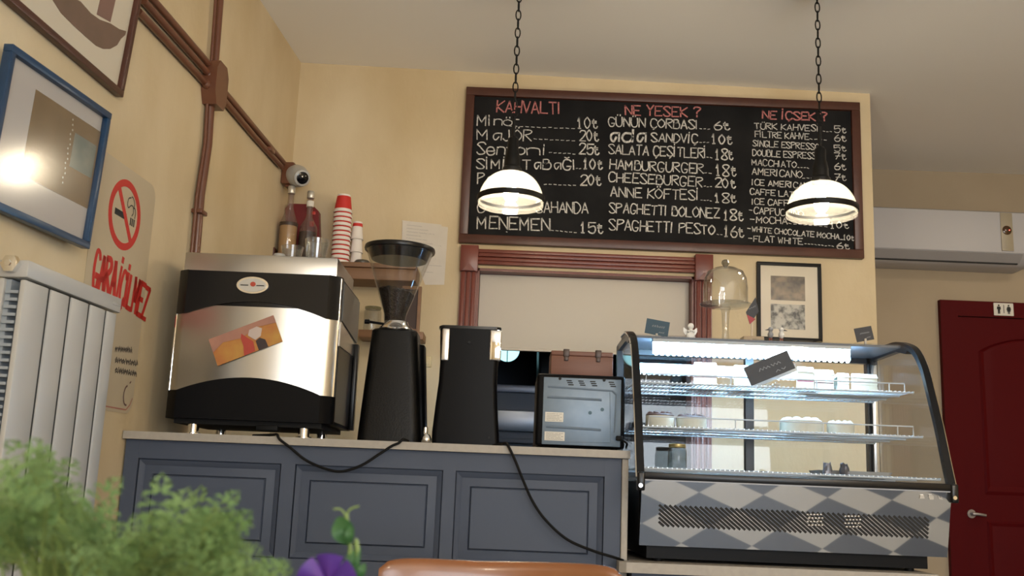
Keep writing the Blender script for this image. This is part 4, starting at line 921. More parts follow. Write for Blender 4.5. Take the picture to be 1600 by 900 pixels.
b = MB(); b.box(fx0_+w, fx1_-w, YB-.012, YB-.006, fz0_+w, fz1_-w); mtb = b.build('mount', M('cream_mount', (.72, .64, .50), .9), t)
for (x0, y0, x1, y1), nm, mt in (((1205, 430, 1259, 470), 'sepia_print', M('sepia_scene', (.030, .020, .012), .7, var=(26, .16, (.26, .19, .12)))), ((1205, 474, 1259, 515), 'grey_print', M('grey_scene', (.05, .05, .045), .7, var=(34, .10, (.50, .48, .42))))):
    a, c = q(x0, y0), q(x1, y1); b = MB(); b.box(a[0], c[0], YB-.0135, YB-.011, c[1], a[1]); b.build(nm, mt, mtb)
b = MB(); b.box(fx0_+w-.001, fx1_-w+.001, Y+.004, Y+.006, fz0_+w-.001, fz1_-w+.001); b.build('glass', g_pane, t)

# ================================================================== HATCH: white board and the dark kitchen behind
q = on(YB+.075); xa, xb_ = q(743, 500)[0]-.02, q(1088, 520)[0]; zb1 = oT-.013; zb0 = (q(775, 543)[1]+q(985, 551)[1])/2
b = MB(); b.box(oL+.013, oR-.013, YB+.072, YB+.086, zb0, zb1, .002); hb = thing('hatch_panel', 'plain white board closing the upper part of the serving hatch', 'panel', (0.3, YB+.08, zb0)); b.build('board', m_whitem, hb)
b = MB(); b.box(oL+.013, oR-.013, YB+.068, YB+.090, zb0-.012, zb0-.0005, .002); b.build('bottom_strip', m_whitem, hb)
a = U(793, 547, ky1); r = 19*ky1/F
b = MB(); b.lathe((a.x, ky1-.012, a.z), [(r, 0), (r, .010)], 40, ax='y'); wn = b.build('window_1', EMIT('daylight_pane', (.42, .88, .95), .95)); wn['kind'] = 'structure'
b = MB(); b.box(a.x-.003, a.x+.003, ky1-.016, ky1-.0125, a.z-r, a.z+r); b.box(a.x-r, a.x+r, ky1-.016, ky1-.0125, a.z+.004, a.z+.009); b.lathe((a.x, ky1-.020, a.z+.006), [(.010, 0), (.010, .006)], 12, ax='y'); b.build('window_bars', m_ink, wn)
b = MB(); b.lathe((a.x, ky1-.02, a.z), [(r, 0), (r+.02, 0), (r+.02, .018), (r, .018)], 40, cap=False, ax='y'); b.build('window_frame', m_kit, wn)
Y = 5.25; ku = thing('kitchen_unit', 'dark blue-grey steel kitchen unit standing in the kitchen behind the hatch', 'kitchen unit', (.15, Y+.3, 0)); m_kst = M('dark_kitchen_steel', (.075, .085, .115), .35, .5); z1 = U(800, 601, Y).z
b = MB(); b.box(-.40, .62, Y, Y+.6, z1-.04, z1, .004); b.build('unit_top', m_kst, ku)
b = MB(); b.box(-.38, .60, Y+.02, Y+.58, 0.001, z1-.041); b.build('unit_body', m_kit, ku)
za_, zb_2 = U(805, 641, Y).z, U(805, 674, Y).z
b = MB(); b.box(-.36, .58, Y-.004, Y+.02, zb_2, za_, .006); b.build('unit_drawer', M('kitchen_drawer_steel', (.16, .18, .22), .3, .8), ku)
b = MB(); b.box(-.38, .60, Y-.012, Y+.02, zb_2-.06, zb_2-.035, .006); b.build('unit_rail', m_kit, ku)
Y = 5.9; z0 = z1+.001; a, c = U(842, 560, Y), U(980, 560, Y)
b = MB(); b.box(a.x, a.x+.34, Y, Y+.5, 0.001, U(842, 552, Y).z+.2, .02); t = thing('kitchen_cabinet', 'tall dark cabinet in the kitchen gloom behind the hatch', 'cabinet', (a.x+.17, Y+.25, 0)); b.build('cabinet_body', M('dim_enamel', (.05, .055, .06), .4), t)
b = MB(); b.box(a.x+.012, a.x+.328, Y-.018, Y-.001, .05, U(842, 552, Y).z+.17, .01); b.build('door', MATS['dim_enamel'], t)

# ================================================================== ALCOVE: DOOR, SIGN, AIR CONDITIONER
q = on(YA); dx0 = U(1465, 475, YA).x; dz1 = U(1520, 472, YA).z; dx1 = dx0+1.02; lx = U(1493, 500, YA).x; lz = U(1550, 497, YA).z
b = MB(); b.box(dx0, lx, YA-.035, YA, 0, lz); b.box(dx0, dx1, YA-.0355, YA, lz, dz1); b.box(dx1-(lx-dx0), dx1, YA-.035, YA, 0, lz); dr = struct('door_1', b, m_door)
b = MB(); b.box(lx+.004, dx1-(lx-dx0)-.004, YA-.022, YA, .01, lz-.004); leaf = b.build('door_leaf', m_door, dr)
pxl, pxr = U(1528, 600, YA).x, dx1-(lx-dx0)-.11; pzt = U(1528, 550, YA).z; arcp = []
for i in range(17):
    u = i/16; arcp.append((pxl+(pxr-pxl)*u, pzt+.085*sin(pi*u)**.8))
def inset(pts, d):
    cx_ = sum(p[0] for p in pts)/len(pts); cz_ = sum(p[1] for p in pts)/len(pts); sx = (max(p[0] for p in pts)-min(p[0] for p in pts)); sz = (max(p[1] for p in pts)-min(p[1] for p in pts))
    return [(cx_+(p[0]-cx_)*(1-2*d/sx), cz_+(p[1]-cz_)*(1-2*d/sz)) for p in pts]
for pts in (arcp+[(pxr, 1.12), (pxl, 1.12)], [(pxl, .98), (pxr, .98), (pxr, .2), (pxl, .2)]):
    b = MB(); y = YA-.022; b.loft([[(u, y+.001, v) for u, v in pts], [(u, y-.008, v) for u, v in inset(pts, .012)], [(u, y-.002, v) for u, v in inset(pts, .03)], [(u, y-.007, v) for u, v in inset(pts, .06)]]); b.build('door_panel', m_door, leaf, ang=15)
a = U(1521, 803, YA-.05); b = MB(); b.lathe((a.x, YA-.023, a.z), [(.024, -.006), (.024, 0)], 20, ax='y'); b.tube([(a.x, YA-.025, a.z), (a.x, YA-.06, a.z), (a.x+.02, YA-.062, a.z), (a.x+.065, YA-.060, a.z-.006)], .009, 10); b.build('door_handle', M('dull_pewter', (.30, .27, .26), .4, .9), dr)
a, c = U(1552, 473, YA-.04), U(1584, 494, YA-.04); t = thing('restroom_sign', 'small white restroom sign with two black figures on the red door frame', 'sign', ((a.x+c.x)/2, YA-.04, c.z))
b = MB(); b.box(a.x, c.x, YA-.043, YA-.0365, c.z, a.z, .002); o = b.build('plate', m_paper, t)
b = MB(); hh = a.z-c.z; yy = YA-.0445
for k, cx_ in enumerate((a.x+(c.x-a.x)*.25, a.x+(c.x-a.x)*.75)):
    zc2 = c.z+hh*.5; u = hh*.09
    b.prism([(cx_+u*.75*cos(2*pi*i/12), zc2+u*3.3+u*.75*sin(2*pi*i/12)) for i in range(12)], 'y', yy, yy+.0018)
    tor = [(-1.5, 2.3), (1.5, 2.3), (1.7, -.2), (1.1, -.2), (1.0, 1.2), (.95, -4), (.15, -4), (0, -.6), (-.15, -4), (-.95, -4), (-1.0, 1.2), (-1.1, -.2), (-1.7, -.2)] if k == 0 else [(-1.2, 2.3), (1.2, 2.3), (2.0, -.3), (1.4, -.4), (1.0, .8), (1.7, -1.8), (.9, -1.8), (.8, -4), (.2, -4), (.15, -1.8), (-.15, -1.8), (-.2, -4), (-.8, -4), (-.9, -1.8), (-1.7, -1.8), (-1.0, .8), (-1.4, -.4), (-2.0, -.3)]
    b.prism([(cx_+x*u, zc2+z*u) for x, z in tor], 'y', yy, yy+.0018)
cx_ = (a.x+c.x)/2; b.box(cx_-.0015, cx_+.0015, yy, yy+.0018, c.z+hh*.2, c.z+hh*.85); b.build('pictogram', m_ink, o)
YAC = YA-.23; ac = thing('air_conditioner', 'long white air conditioner mounted high on the alcove wall above the red door', 'air conditioner', (2.5, YA, U(1480, 415, YAC).z))
z_t, z_f, z_m, z_b = U(1480, 326, YAC).z, U(1480, 390.5, YAC).z, U(1480, 408.5, YAC+.05).z, U(1480, 417, YAC+.12).z
xA0, xA1 = PILX+.03, U(1612, 395, YAC).x
b = MB(); b.prism([(YAC, z_t-.01), (YAC+.02, z_t), (YA-.0005, z_t), (YA-.0005, z_b), (YAC+.10, z_b), (YAC+.05, z_m), (YAC+.004, z_f)], 'x', xA0, xA1); b.build('housing', M('air_conditioner_white', (.44, .43, .44), .4), ac)
b = MB(); b.box(xA0+.01, xA1-.06, YAC+.045, YAC+.06, z_m-.003, z_m+.004); b.build('air_slot', m_ink, ac)
b = MB(); b.prism([(YAC+.005, z_f-.006), (YAC+.0505, z_m+.006), (YAC+.0465, z_m+.004), (YAC-.0005, z_f-.010)], 'x', xA0+.02, xA1-.05); b.build('louvre', M('air_conditioner_grey', (.34, .33, .335), .45), ac)
a = U(1573, 360, YAC); b = MB(); b.box(a.x-.034, a.x+.034, YAC-.003, YAC+.004, U(1573, 392, YAC).z, z_t-.012, .001); sp = b.build('display_strip', M('grey_beige_strip', (.36, .31, .22), .4), ac)
b = MB(); b.lathe((a.x, YAC-.007, a.z), [(.020, 0), (.027, .004)], 24, ax='y'); b.build('receiver_eye', M('dark_amber', (.07, .035, .015), .15), sp)
b = MB(); b.ell((a.x+.012, YAC-.008, a.z), (.003, .002, .003), 8, 6); b.build('indicator', EMIT('red_indicator', (1, .12, .08), 3), sp)

# ================================================================== LEFT WALL
def wq(px, py, off=.0): return W(px, py, off)
# framed pictures
def wall_frame(name, label, s0, s1, z0, z1, w, d, mt, cat='picture'):
    c = LW((s0+s1)/2, 0, z0); t = thing(name, label, cat, c); b = MB()
    b.box(s0, s1, .001, d, z1-w, z1, .002); b.box(s0, s1, .001, d, z0, z0+w, .002); b.box(s0, s0+w, .0012, d-.0002, z0+w, z1-w, .002); b.box(s1-w, s1, .0012, d-.0002, z0+w, z1-w, .002); b.build('frame', mt, t, mtx=ML); return t
d = .026
sTL, zTL = wq(22, 62, d+.020); sTR, zTR = wq(179, 183, d+.055); sBR, zBR = wq(142, 389, d+.035)
s0, s1 = sTL, (sTR+sBR)/2; z1_, z0_ = (zTL+zTR)/2, zBR; w = .019
t = wall_frame('framed_picture', 'blue framed picture with a wide white mount beside the no smoking notice', s0, s1, z0_, z1_, w, d, M('blue_frame_paint', (.008, .034, .085), .35, var=(20, .3, (.014, .052, .12))))
b = MB(); b.box(s0+w-.001, s1-w+.001, .004, .010, z0_+w-.001, z1_-w+.001); mo = b.build('mount', M('cool_white_mount', (.60, .56, .52), .9), t, mtx=ML)
from mathutils import Quaternion
t.rotation_mode = 'QUATERNION'; t.rotation_quaternion = Quaternion((0, 0, 1), radians(-3.6)) @ Quaternion(LT, radians(2.6)); t.location += LNRM*.018      # hangs a little askew, leaning forward
ia, ib, ic = wq(49, 142, .025), wq(144, 206, .025), wq(125, 330, .01); i0, i1 = ia[0], (ib[0]+ic[0])/2; j1, j0 = (ia[1]+ib[1])/2, ic[1]
b = MB(); b.box(i0, i1, .0098, .0112, j0, j1); b.build('print', M('brown_ochre_print', (.20, .125, .055), .7, var=(9, .3, (.32, .22, .11))), mo, mtx=ML)
b = MB(); b.box(i0+(i1-i0)*.58, i1-.03, .0110, .0118, j0+(j1-j0)*.38, j0+(j1-j0)*.80); b.build('print_patch', M('grey_green_print', (.15, .19, .17), .7, var=(18, .25, (.30, .30, .24))), mo, mtx=ML)
b = MB()
for i in range(14): b.ell((i0+(i1-i0)*(.52+.01*(i % 3)), .0115, j0+(j1-j0)*(.93-.06*i)), (.003, .001, .003), 6, 4)
b.build('print_dots', M('pale_dots', (.6, .56, .45), .7), mo, mtx=ML)
b = MB(); b.box(s0+w-.001, s1-w+.001, d-.012, d-.010, z0_+w-.001, z1_-w+.001); b.build('glass', GLASS('picture_glass', (1, 1, 1), 1.8, .17), t, mtx=ML)
sBR, zBR = wq(193, 152, d); sE, _ = wq(14, 2, d)
s1 = sBR; s0 = 2.05; z0_ = zBR; z1_ = z0_+.75; w = .020
t = wall_frame('framed_drawing', 'dark brown framed drawing of a boat hull high on the wall above the blue frame', s0, s1, z0_, z1_, w, d, m_frame)
t.rotation_mode = 'QUATERNION'; t.rotation_quaternion = Quaternion(LT, radians(4.0))      # leans forward too
b = MB(); b.box(s0+w-.001, s1-w+.001, .004, .010, z0_+w-.001, z1_-w+.001); mo = b.build('paper', M('cream_drawing_paper', (.60, .53, .41), .9), t, mtx=ML)
hull = [(72, -10), (98, -10), (120, 2), (136, 20), (150, 30), (166, 36), (180, 45), (190, 48), (189, 54), (183, 60), (178, 70), (168, 76), (158, 76), (147, 71), (132, 58), (112, 40), (92, 20)]
b = MB(); b.prism([wq(x, y, .0105) for x, y in hull], 'y', .0099, .0112); b.build('drawn_hull', M('drawn_hull_brown', (.14, .095, .06), .8, var=(10, .3, (.20, .12, .085))), mo, mtx=ML)
b = MB(); b.prism([wq(x, y, .0105) for x, y in ((150, -10), (173, -10), (166, 34), (145, 22))], 'y', .0098, .0108); b.build('drawn_mast', M('drawn_mast_brown', (.22, .125, .095), .8), mo, mtx=ML)
# no smoking notice
sa, za1 = wq(243, 300, .0); sb, zb0_ = wq(205, 648, 0); s1 = (sa+sb)/2; s0 = s1-.40; zt1_ = za1+.015; 
t = thing('no_smoking_notice', 'tall pale no smoking notice with red ring and lettering behind the radiator', 'notice', LW((s0+s1)/2, 0, zb0_)); r = .045
pts = [(s1-r+r*cos(a), zt1_-r+r*sin(a)) for a in [pi/2-i*pi/12 for i in range(7)]]+[(s1-r+r*cos(a), zb0_+r+r*sin(a)) for a in [-i*pi/12 for i in range(7)]]+[(s0, zb0_), (s0, zt1_)]
b = MB(); b.prism(pts, 'y', .0005, .0014); sh = b.build('sheet', M('translucent_cream_film', (.49, .405, .275), .5, spec=.3, var=(2.5, .3, (.55, .46, .325))), t, mtx=ML)
cs, czz = wq(194.5, 335, .002); 
sl, _ = wq(169.5, 330, .002); sr, _ = wq(219, 345, .002); _, zt2 = wq(195, 278, .002); _, zb2 = wq(195, 393, .002)
rs, rz = (sr-sl)/2, (zt2-zb2)/2; cs = (sl+sr)/2; czz = (zt2+zb2)/2; rs = (rs+rz)/2
b = MB(); ro, ri = rs, rs*.80; b.loft([[(cs+ro*cos(a), y, czz+rz*sin(a)) for a in [2*pi*i/48 for i in range(48)]] for y in (.0014, .0024)]+[[(cs+ri*cos(a), y, czz+rz*.80*sin(a)) for a in [2*pi*i/48 for i in range(48)]] for y in (.0024, .0014)], False, False)
aa = radians(52); dv = Vector((cos(aa), -sin(aa))); nn = Vector((-dv.y, dv.x))*rs*.085; e0 = Vector((cs, czz))-dv*rs*.84; e1 = Vector((cs, czz))+dv*rs*.84
b.prism([tuple(e0+nn), tuple(e1+nn), tuple(e1-nn), tuple(e0-nn)], 'y', .0014, .0025); b.build('prohibition_ring', m_red, sh, mtx=ML)
b = MB(); b.box(cs-rs*.62, cs+rs*.10, .0014, .0021, czz-rs*.13, czz+rs*.05)
for k in range(3): b.box(cs+rs*(.36+.11*k), cs+rs*(.42+.11*k), .0014, .0021, czz-rs*.20, czz+rs*.02)
T3L = lambda u, v: (u, .0022, v)
for pl in ([(.42, .08), (.5, .2), (.44, .36), (.3, .36), (.16, .26), (.08, .36), (.12, .52), (.26, .58)], [(.62, .06), (.64, .24), (.56, .34), (.5, .34), (.52, .48), (.40, .60), (.3, .62)]):
    ribbon(b, [(v.x, v.y) for v in curve([(cs+rs*x, czz+rs*y, 0) for x, y in pl], 5)], rs*.035, T3L)
b.build('cigarette_symbol', m_ink, sh, mtx=ML)
b = MB(); 
def wl(t_, x0, y0, x1, y1, hm, wm, mb, jit=.03):
    p, r_ = wq(x0, y0, .002), wq(x1, y1, .002); write(mb, t_, p, r_, hm, wm, T3L, jit)
p, r_ = wq(144, 446, .002), wq(178, 463, .002); capz = wq(146, 413, .002)[1]-p[1]
wl('GARA', 144, 447, 178, 463, .105, .018, b); wl('İÇİLMEZ', 181, 469, 227, 499, .105, .016, b); b.build('red_lettering', m_red, sh, mtx=ML)
b = MB()
for y0, y1, xe in ((547, 549, 206), (564, 570, 215), (580, 586, 213)):
    for k in range(3):
        p, r_ = wq(180, y0+k*2.2-2, .002), wq(xe, y1+k*2.2-2, .002); scribble(b, p, r_, .011, .0036, T3L, 20)
b.build('small_print', M('dark_brown_print', (.09, .075, .06), .8), sh, mtx=ML)
c = wq(198, 618, .002); b = MB(); ribbon(b, [(c[0]+.022*cos(a), c[1]+.030*sin(a)) for a in [radians(100+i*12) for i in range(16)]], .006, T3L)
ribbon(b, [(c[0]+.012, c[1]+.04), (c[0]+.018, c[1]+.045)], .005, T3L); b.build('crescent_mark', M('crescent_print', (.13, .07, .06), .8), sh, mtx=ML)
b = MB(); ribbon(b, [(s0+.1, zb0_+.012), (s1-r, zb0_+.012), (s1-.02, zb0_+.03), (s1-.008, zb0_+.05)], .004, T3L); b.build('border_line', M('faded_red_line', (.40, .16, .12), .8), sh, mtx=ML)
# conduits and boxes
def wpt(px, py, off): s, z = wq(px, py, off); return (s, off, z)
po = .017
cd = thing('pipe_conduit', 'brown painted pipe conduits crossing the plaster wall at a junction box', 'pipes', LW(*[wq(336, 135, po)[0], 0, wq(336, 135, po)[1]]))
bxs, bxz = wq(336, 133, .03)
for (xa_, ya_, xb2, yb2) in ((229, -12, 331, 106), (224, 1, 327, 117), (216.5, 18, 323, 132)):
    b = MB(); b.tube([wpt(xa_, ya_, po), wpt(xb2, yb2, po)], .0125, 10); b.build('pipe', m_pipe, cd, mtx=ML)
for (pts, rr) in (([(346, -25), (336, 104)], .0135), ([(338.5, -25), (329.5, 106)], .006), ([(329, 158), (325, 225), (313, 305), (305.5, 398)], .0165), ([(324, 155), (320, 225), (307.5, 305), (299, 398)], .006), ([(349, 142), (400, 203), (443, 254)], .0125), ([(346, 152), (397, 213), (440, 261)], .0125)):
    b = MB(); b.tube([wpt(x, y, po) for x, y in pts], rr, 10); b.build('pipe', m_pipe, cd, mtx=ML)
b = MB(); b.prism([(bxs-.055, bxz-.04), (bxs-.03, bxz-.085), (bxs+.045, bxz-.085), (bxs+.065, bxz-.05), (bxs+.065, bxz+.05), (bxs+.04, bxz+.085), (bxs-.03, bxz+.085), (bxs-.055, bxz+.05)], 'y', .001, .055)
b.build('junction_box', m_pipe, cd, mtx=ML)
b = MB()
for x, y in ((331, 106), (327, 117), (323, 132), (327, 155), (348, 143), (345, 153)): b.ell(wpt(x, y, po+.004), (.018, .016, .018), 10, 8)
b.build('pipe_gland', m_pipe, cd, mtx=ML)
for x, y in ((310, 332), (419, 235)):
    b = MB(); q_ = wpt(x, y, po); b.box(q_[0]-.03, q_[0]+.03, .001, .04, q_[2]-.008, q_[2]+.008, .003); b.build('pipe_clip', m_pipe, cd, mtx=ML)
# security camera on the second box
s_, z_ = wq(452, 272, .03)
vc = thing('security_camera', 'white security camera with round black lens at the lower pipe end near the corner', 'camera', LW(s_, 0, z_-.06))
b = MB(); b.box(s_-.035, s_+.035, .001, .06, z_-.055, z_+.05, .008); b.lathe((s_, .06, z_+.02), [(.015, 0), (.015, .004)], 12, ax='y'); b.box(s_-.02, s_+.045, .02, .05, z_-.068, z_-.056, .003); b.build('mount_box', m_pipe, vc, mtx=ML)
p = LW(s_+.002, .062, z_-.006); ctr = U(474, 279, p.y-.02); ax = (U(480, 281, p.y-.12)-p).normalized(); qt = ax.to_track_quat('Z', 'Y').to_matrix().to_4x4(); qt.translation = p
b = MB(); b.lathe((0, 0, 0), [(.050, -.012), (.052, .0), (.052, .03), (.046, .06), (.040, .075)], 32); b.build('camera_body', m_white, vc, mtx=qt)
b = MB(); b.lathe((0, 0, 0), [(.040, .0755), (.038, .088), (.0285, .092), (.0285, .082)], 32, cap=False); b.build('lens_ring', m_white, vc, mtx=qt)
b = MB(); b.lathe((0, 0, 0), [(.029, .080), (.029, .0885), (.02, .092), (0, .093)], 32); b.build('lens', M('black_lens', (.004, .004, .006), .12), vc, mtx=qt)
# radiator
rn, rf = wq(45, 405, .1), wq(190, 468, .1); rs0, rs1 = rn[0], rf[0]; rz1 = (rn[1]+rf[1])/2; rz0 = rz1-1.25
rd_ = thing('radiator', 'tall white panel radiator with five flat sections on the plaster wall below the notice', 'radiator', LW((rs0+rs1)/2, .05, rz0))
n = 5; wd = (rs1-rs0)/n; top = rz1-.042; zs0 = rz0+.04; gxs = [wq(x, 560, .1)[0] for x in (65, 99, 130.5, 158)]
ed = [rs0]+gxs+[rs1-.012]
for i in range(n):
    b = MB(); b.box(ed[i]+(.0065 if i else 0), ed[i+1]-.0065, .086, .100, zs0, top-.006, .003); b.build('radiator_section', m_white, rd_, mtx=ML)
b = MB(); b.box(rs0, rs1, .028, .102, top, rz1, .004); b.build('header_tube', m_white, rd_, mtx=ML)
b = MB(); b.box(rs0, rs1, .03, .101, rz0, zs0-.004, .004); b.build('header_tube', m_white, rd_, mtx=ML)
b = MB(); b.box(rs0+.03, rs1-.02, .0865, .0955, zs0+.01, top-.007); b.build('gap_shade', m_ink, rd_, mtx=ML)  # black sheet stands for the shade in the gaps between sections
b = MB(); b.box(rs0+.004, rs1-.014, .028, .045, zs0, top-.002, .003); b.box(rs0+.06, rs1-.06, .0005, .03, top-.1, top-.06); b.build('rear_plate', m_white, rd_, mtx=ML)
b = MB(); m_fin = M('grey_blue_fins', (.30, .34, .38), .5)
b.box(rs0+.012, rs1-.02, .0455, .058, zs0+.01, top-.004)
for i in range(62):
    z = zs0+.02+i*(top-zs0-.04)/62; b.box(rs0+.004, rs0+.012, .05, .082, z, z+.007)
b.build('convector_fins', m_fin, rd_, mtx=ML)
b = MB(); zz = rz1-.012; b.lathe((rs0-.020, .062, zz), [(.012, 0), (.022, .003), (.022, .021)], 6, ax='x'); b.lathe((rs0-.024, .062, zz), [(.008, 0), (.008, .006)], 6, ax='x'); b.build('vent_plug', m_chrome, rd_, mtx=ML)
b = MB(); q0, q1 = wq(177, 470, .1025), wq(188, 480, .1025); b.box(q0[0], q1[0], .1015, .1032, q1[1], q0[1]-.002, .0005); b.build('maker_plate', M('plate_grey', (.42, .41, .39), .5), rd_, mtx=ML)

# ================================================================== CHAIR, TABLE AND PLANTS CLOSE TO THE CAMERA
m_cw = M('varnished_brown_leather', (.17, .058, .016), .28, var=(5, .3, (.25, .09, .025)), coat=.3)
YCH = 2.0; p0, p1, p2 = U(592, 892, YCH), U(618, 866, YCH), U(974, 886, YCH)
chx0, chx1 = p0.x, p2.x; chz = p1.z-.002; chm = (chx0+chx1)/2; hw = (chx1-chx0)/2
ch_ = thing('dining_chair', 'chair with a varnished brown curved backrest standing in front of the bar', 'chair', (chm, 2.15, 0))
rings = []; ns = 28
for i in range(ns+1):
    u = -1+2*i/ns; x = chm+hw*u; e = (1-abs(u)**8)**.5 if abs(u) < 1 else 0; y = YCH+.035-.045*(1-u*u)*-1 - .09*(1-abs(u)**2)*0
    y = YCH+.05*(1-u*u); zt2 = chz-.022*(1-e)-.002-.006*(1-abs(u+.2)); zb3 = chz-.115+.03*(1-e); th = .016*(.35+.65*e)
    rings.append([(x, y-th*cos(a), (zt2+zb3)/2+(zt2-zb3)/2*max(-1, min(1, 1.18*sin(a)))) for a in [2*pi*k/20 for k in range(20)]])
b = MB(); b.loft(rings); b.build('backrest', m_cw, ch_, ang=60)
b = MB(); b.loft([rrect(chm, YCH+.235, 2*hw*.92, .40, .06, .44), rrect(chm, YCH+.235, 2*hw*.95, .42, .06, .455), rrect(chm, YCH+.235, 2*hw*.93, .41, .06, .48)]); b.build('seat', m_cw, ch_)
for sx in (-1, 1):
    b = MB(); b.tube([(chm+sx*hw*.86, YCH+.03, .001), (chm+sx*hw*.86, YCH+.045, .45), (chm+sx*hw*.86, YCH+.034, chz-.06)], .017, 10); b.build('leg', m_frame, ch_)
    b = MB(); b.tube([(chm+sx*hw*.82, YCH+.41, .001), (chm+sx*hw*.80, YCH+.40, .445)], [.013, .018], 10); b.build('leg', m_frame, ch_)
# table under the plants
tb = thing('dining_table', 'small wooden table standing under the two potted plants', 'table', (-.32, 1.0, 0))
b = MB(); b.box(-.85, .12, .45, 1.35, .715, .745, .006); b.build('tabletop', m_wood, tb)
for x in (-.80, .07):
    for y in (.50, 1.30):
        b = MB(); b.box(x-.022, x+.022, y-.022, y+.022, 0.001, .7145, .004); b.build('leg', m_frame, tb)
m_leaf = M('fresh_green_leaf', (.095, .20, .055), .55, spec=.2, var=(14, .3, (.29, .41, .18))); m_leafd = M('deep_green_leaf', (.04, .13, .045), .5, var=(20, .3, (.06, .17, .05)))
for mm in (m_leaf, m_leafd):
    nt = mm.node_tree; bsdf = nt.nodes['Principled BSDF']; tl = nt.nodes.new('ShaderNodeBsdfTranslucent'); mx = nt.nodes.new('ShaderNodeMixShader'); mx.inputs[0].default_value = .42
    src = bsdf.inputs['Base Color'].links[0].from_socket; nt.links.new(src, tl.inputs[0]); nt.links.new(bsdf.outputs[0], mx.inputs[1]); nt.links.new(tl.outputs[0], mx.inputs[2]); nt.links.new(mx.outputs[0], nt.nodes['Material Output'].inputs[0])
m_stem = M('pale_green_stem', (.17, .25, .07), .5)
rg = random.Random(21)
def lobed(mb, base, dirv, nrm, L):
    d = dirv.normalized(); n = (nrm-d*nrm.dot(d)).normalized(); s = d.cross(n); droop = rg.uniform(.1, .5)
    def P(u, v): return base+d*(L*u)+s*(L*v)-n*(L*droop*u*u)+n*(L*.12*abs(v))
    out = [(0, .02)]
    for k, (u, wv) in enumerate(((.14, .34), (.34, .42), (.54, .36), (.74, .22))):
        out += [(u-.05, .06), (u+.02, wv*.62), (u+.10, wv), (u+.19, wv*.86), (u+.17, wv*.5), (u+.13, .10)]
    out += [(.90, .07), (.97, .09), (1.06, .0)]
    c = [mb.bm.verts.new(P(u, 0)) for u in (0, .25, .5, .75, 1.03)]
    cu = (0, .25, .5, .75, 1.03)
    for sg in (1, -1):
        vs = [mb.bm.verts.new(P(u, v*sg)) for u, v in out]
        for a_, b_2, (u, v) in zip(vs, vs[1:], out):
            k = min(range(5), key=lambda i: abs(cu[i]-u)); 
            try: mb.bm.faces.new((a_, b_2, c[k]))
            except ValueError: pass
pot = U(170, 980, .85); pz_ = .746
lp = thing('leafy_plant', 'bushy light green plant with cut leaves close to the camera beside the radiator', 'potted plant', (pot.x, .85, pz_))
b = MB(); b.lathe((pot.x, .85, pz_), [(.06, 0), (.062, .004), (.082, .11), (.088, .112), (.088, .13), (.078, .13), (.074, .115), (0, .112)], 32); b.build('pot', M('terracotta', (.30, .12, .06), .8), lp)
fo, st = MB(), MB()
tips = []
outl = [(0, 742), (20, 715), (40, 690), (62, 700), (72, 740), (100, 752), (125, 765), (145, 800), (165, 830), (190, 852), (208, 815), (235, 778), (262, 800), (290, 812), (320, 780), (338, 772), (355, 790), (368, 822), (350, 838), (335, 855), (365, 862), (395, 872), (425, 874)]
def ytop(x):
    for (a_, ya_), (c_, yc_) in zip(outl, outl[1:]):
        if a_ <= x <= c_: return ya_+(yc_-ya_)*(x-a_)/(c_-a_)
    return 742 if x < 0 else 900
for (x, y) in outl:
    for k in range(2): tips.append((x+rg.uniform(-6, 6), y+rg.uniform(14, 26), rg.uniform(.74, .92)))
for k in range(150):
    x = rg.uniform(-45, 415); yt = ytop(x); y = yt+abs(rg.gauss(0, 1))*55+38
    if y < 935: tips.append((x, y, rg.uniform(.70, .98)))
for (x, y, Y) in tips:
    p = U(x, y, Y); base = Vector((pot.x+rg.uniform(-.05, .05), .85+rg.uniform(-.05, .05), pz_+.11)); mid = base.lerp(p, .55)+Vector((0, 0, .035))
    hgt = (p-base); path = curve([base, mid, p], 5); st.tube(path, [.0016-.0009*i/(len(path)-1) for i in range(len(path))], 5)
    dv = (path[-1]-path[-3]).normalized(); L_ = rg.uniform(.026, .040)
    for k in range(3):
        d2 = (dv+Vector((rg.uniform(-.8, .8), rg.uniform(-.5, .5), rg.uniform(-.25, .6)))).normalized(); nn = Vector((rg.uniform(-.6, .6), rg.uniform(-1, .1), rg.uniform(.1, 1)))
        if abs(nn.normalized().dot(d2)) > .9: nn = Vector((0, -1, .2))
        lobed(fo, p-dv*L_*(.55 if k == 0 else .85), d2, nn, L_*(1 if k == 0 else .75))
fo.build('foliage', m_leaf, lp, recalc=False); st.build('stem', m_stem, lp)
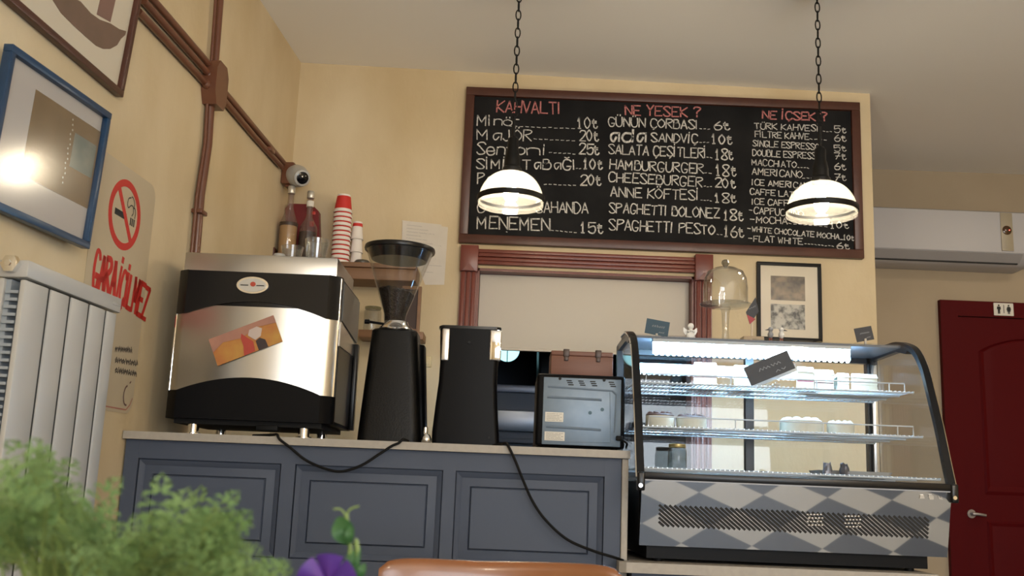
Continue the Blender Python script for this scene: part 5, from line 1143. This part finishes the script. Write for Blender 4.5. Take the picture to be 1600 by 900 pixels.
# violet flower plant with a tall sprig
Y = .95; fpx = U(540, 960, Y); fp2 = thing('flowering_plant', 'small plant with a violet blossom and a tall thin sprig', 'potted plant', (fpx.x, Y, pz_))
b = MB(); b.lathe((fpx.x, Y, pz_), [(.042, 0), (.044, .004), (.056, .08), (.060, .082), (.060, .095), (.052, .095), (.05, .085), (0, .083)], 28); b.build('pot', MATS['terracotta'], fp2)
b = MB(); base = Vector((fpx.x, Y, pz_+.085)); b.tube(curve([base, U(546, 890, Y), U(545, 840, Y), U(541, 803, Y)], 6), .0021, 6); b.tube(curve([base, U(556, 895, Y), U(557, 850, Y), U(555, 845, Y)], 6), .0025, 6)
b.tube(curve([U(541, 805, Y), U(546, 797, Y), U(553, 793, Y), U(561, 791, Y)], 4), .0009, 5); b.tube(curve([U(541, 808, Y), U(536, 799, Y), U(529, 795, Y), U(521, 796, Y)], 4), .0009, 5); b.tube(curve([base, U(520, 905, Y), U(515, 888, Y)], 4), .0022, 6); b.build('stem', m_stem, fp2)
def leafb(mb, p, q, w, bend, n=10):
    p, q = Vector(p), Vector(q); d = q-p; s = d.cross(Vector((0, 1, .25))).normalized(); rows = []
    for i in range(n+1):
        u = i/n; ww = w*sin(pi*min(1, u*.92+.04))**.8; c = p+d*u+Vector((0, -bend*sin(pi*u), 0)); rows.append([c-s*ww+Vector((0, -ww*.35, 0)), c, c+s*ww+Vector((0, -ww*.35, 0))])
    mb.loft(rows, False, False, closed=False)
b = MB(); leafb(b, U(547, 850, Y), U(529, 808, Y), .0105, .006); leafb(b, U(546, 850, Y-.01), U(548, 822, Y-.01), .004, .004)
for x0, y0, x1, y1, w in ((552, 900, 553, 858, .003), (548, 902, 545, 862, .003), (557, 905, 563, 855, .002), (541, 905, 538, 875, .003), (561, 906, 570, 880, .004), (535, 908, 526, 893, .005)): leafb(b, U(x0, y0, Y), U(x1, y1, Y), w, .004)
b.build('foliage', m_leafd, fp2, recalc=False)
b = MB(); ce = U(513, 911, Y-.03)
for k in range(6):
    a_ = k*2*pi/6+.5; rows = []
    for i in range(7):
        u = i/6; rr = .027*u; row = []
        for j in range(7):
            v = -1+2*j/6; aa2 = a_+v*.62*(1-.25*u); row.append(ce+Vector((rr*cos(aa2), -.010*u*u+.004*v*v-.012*u*(1-u), rr*sin(aa2)*.95)))
        rows.append(row)
    b.loft(rows, False, False, closed=False)
b.build('petal', M('violet_petal', (.050, .022, .22), .5, var=(30, .3, (.10, .03, .22))), fp2, recalc=False)
b = MB(); b.ell(ce+Vector((0, -.006, 0)), (.004, .004, .004), 10, 6); b.build('flower_eye', M('yellow_eye', (.5, .35, .03), .6), fp2)
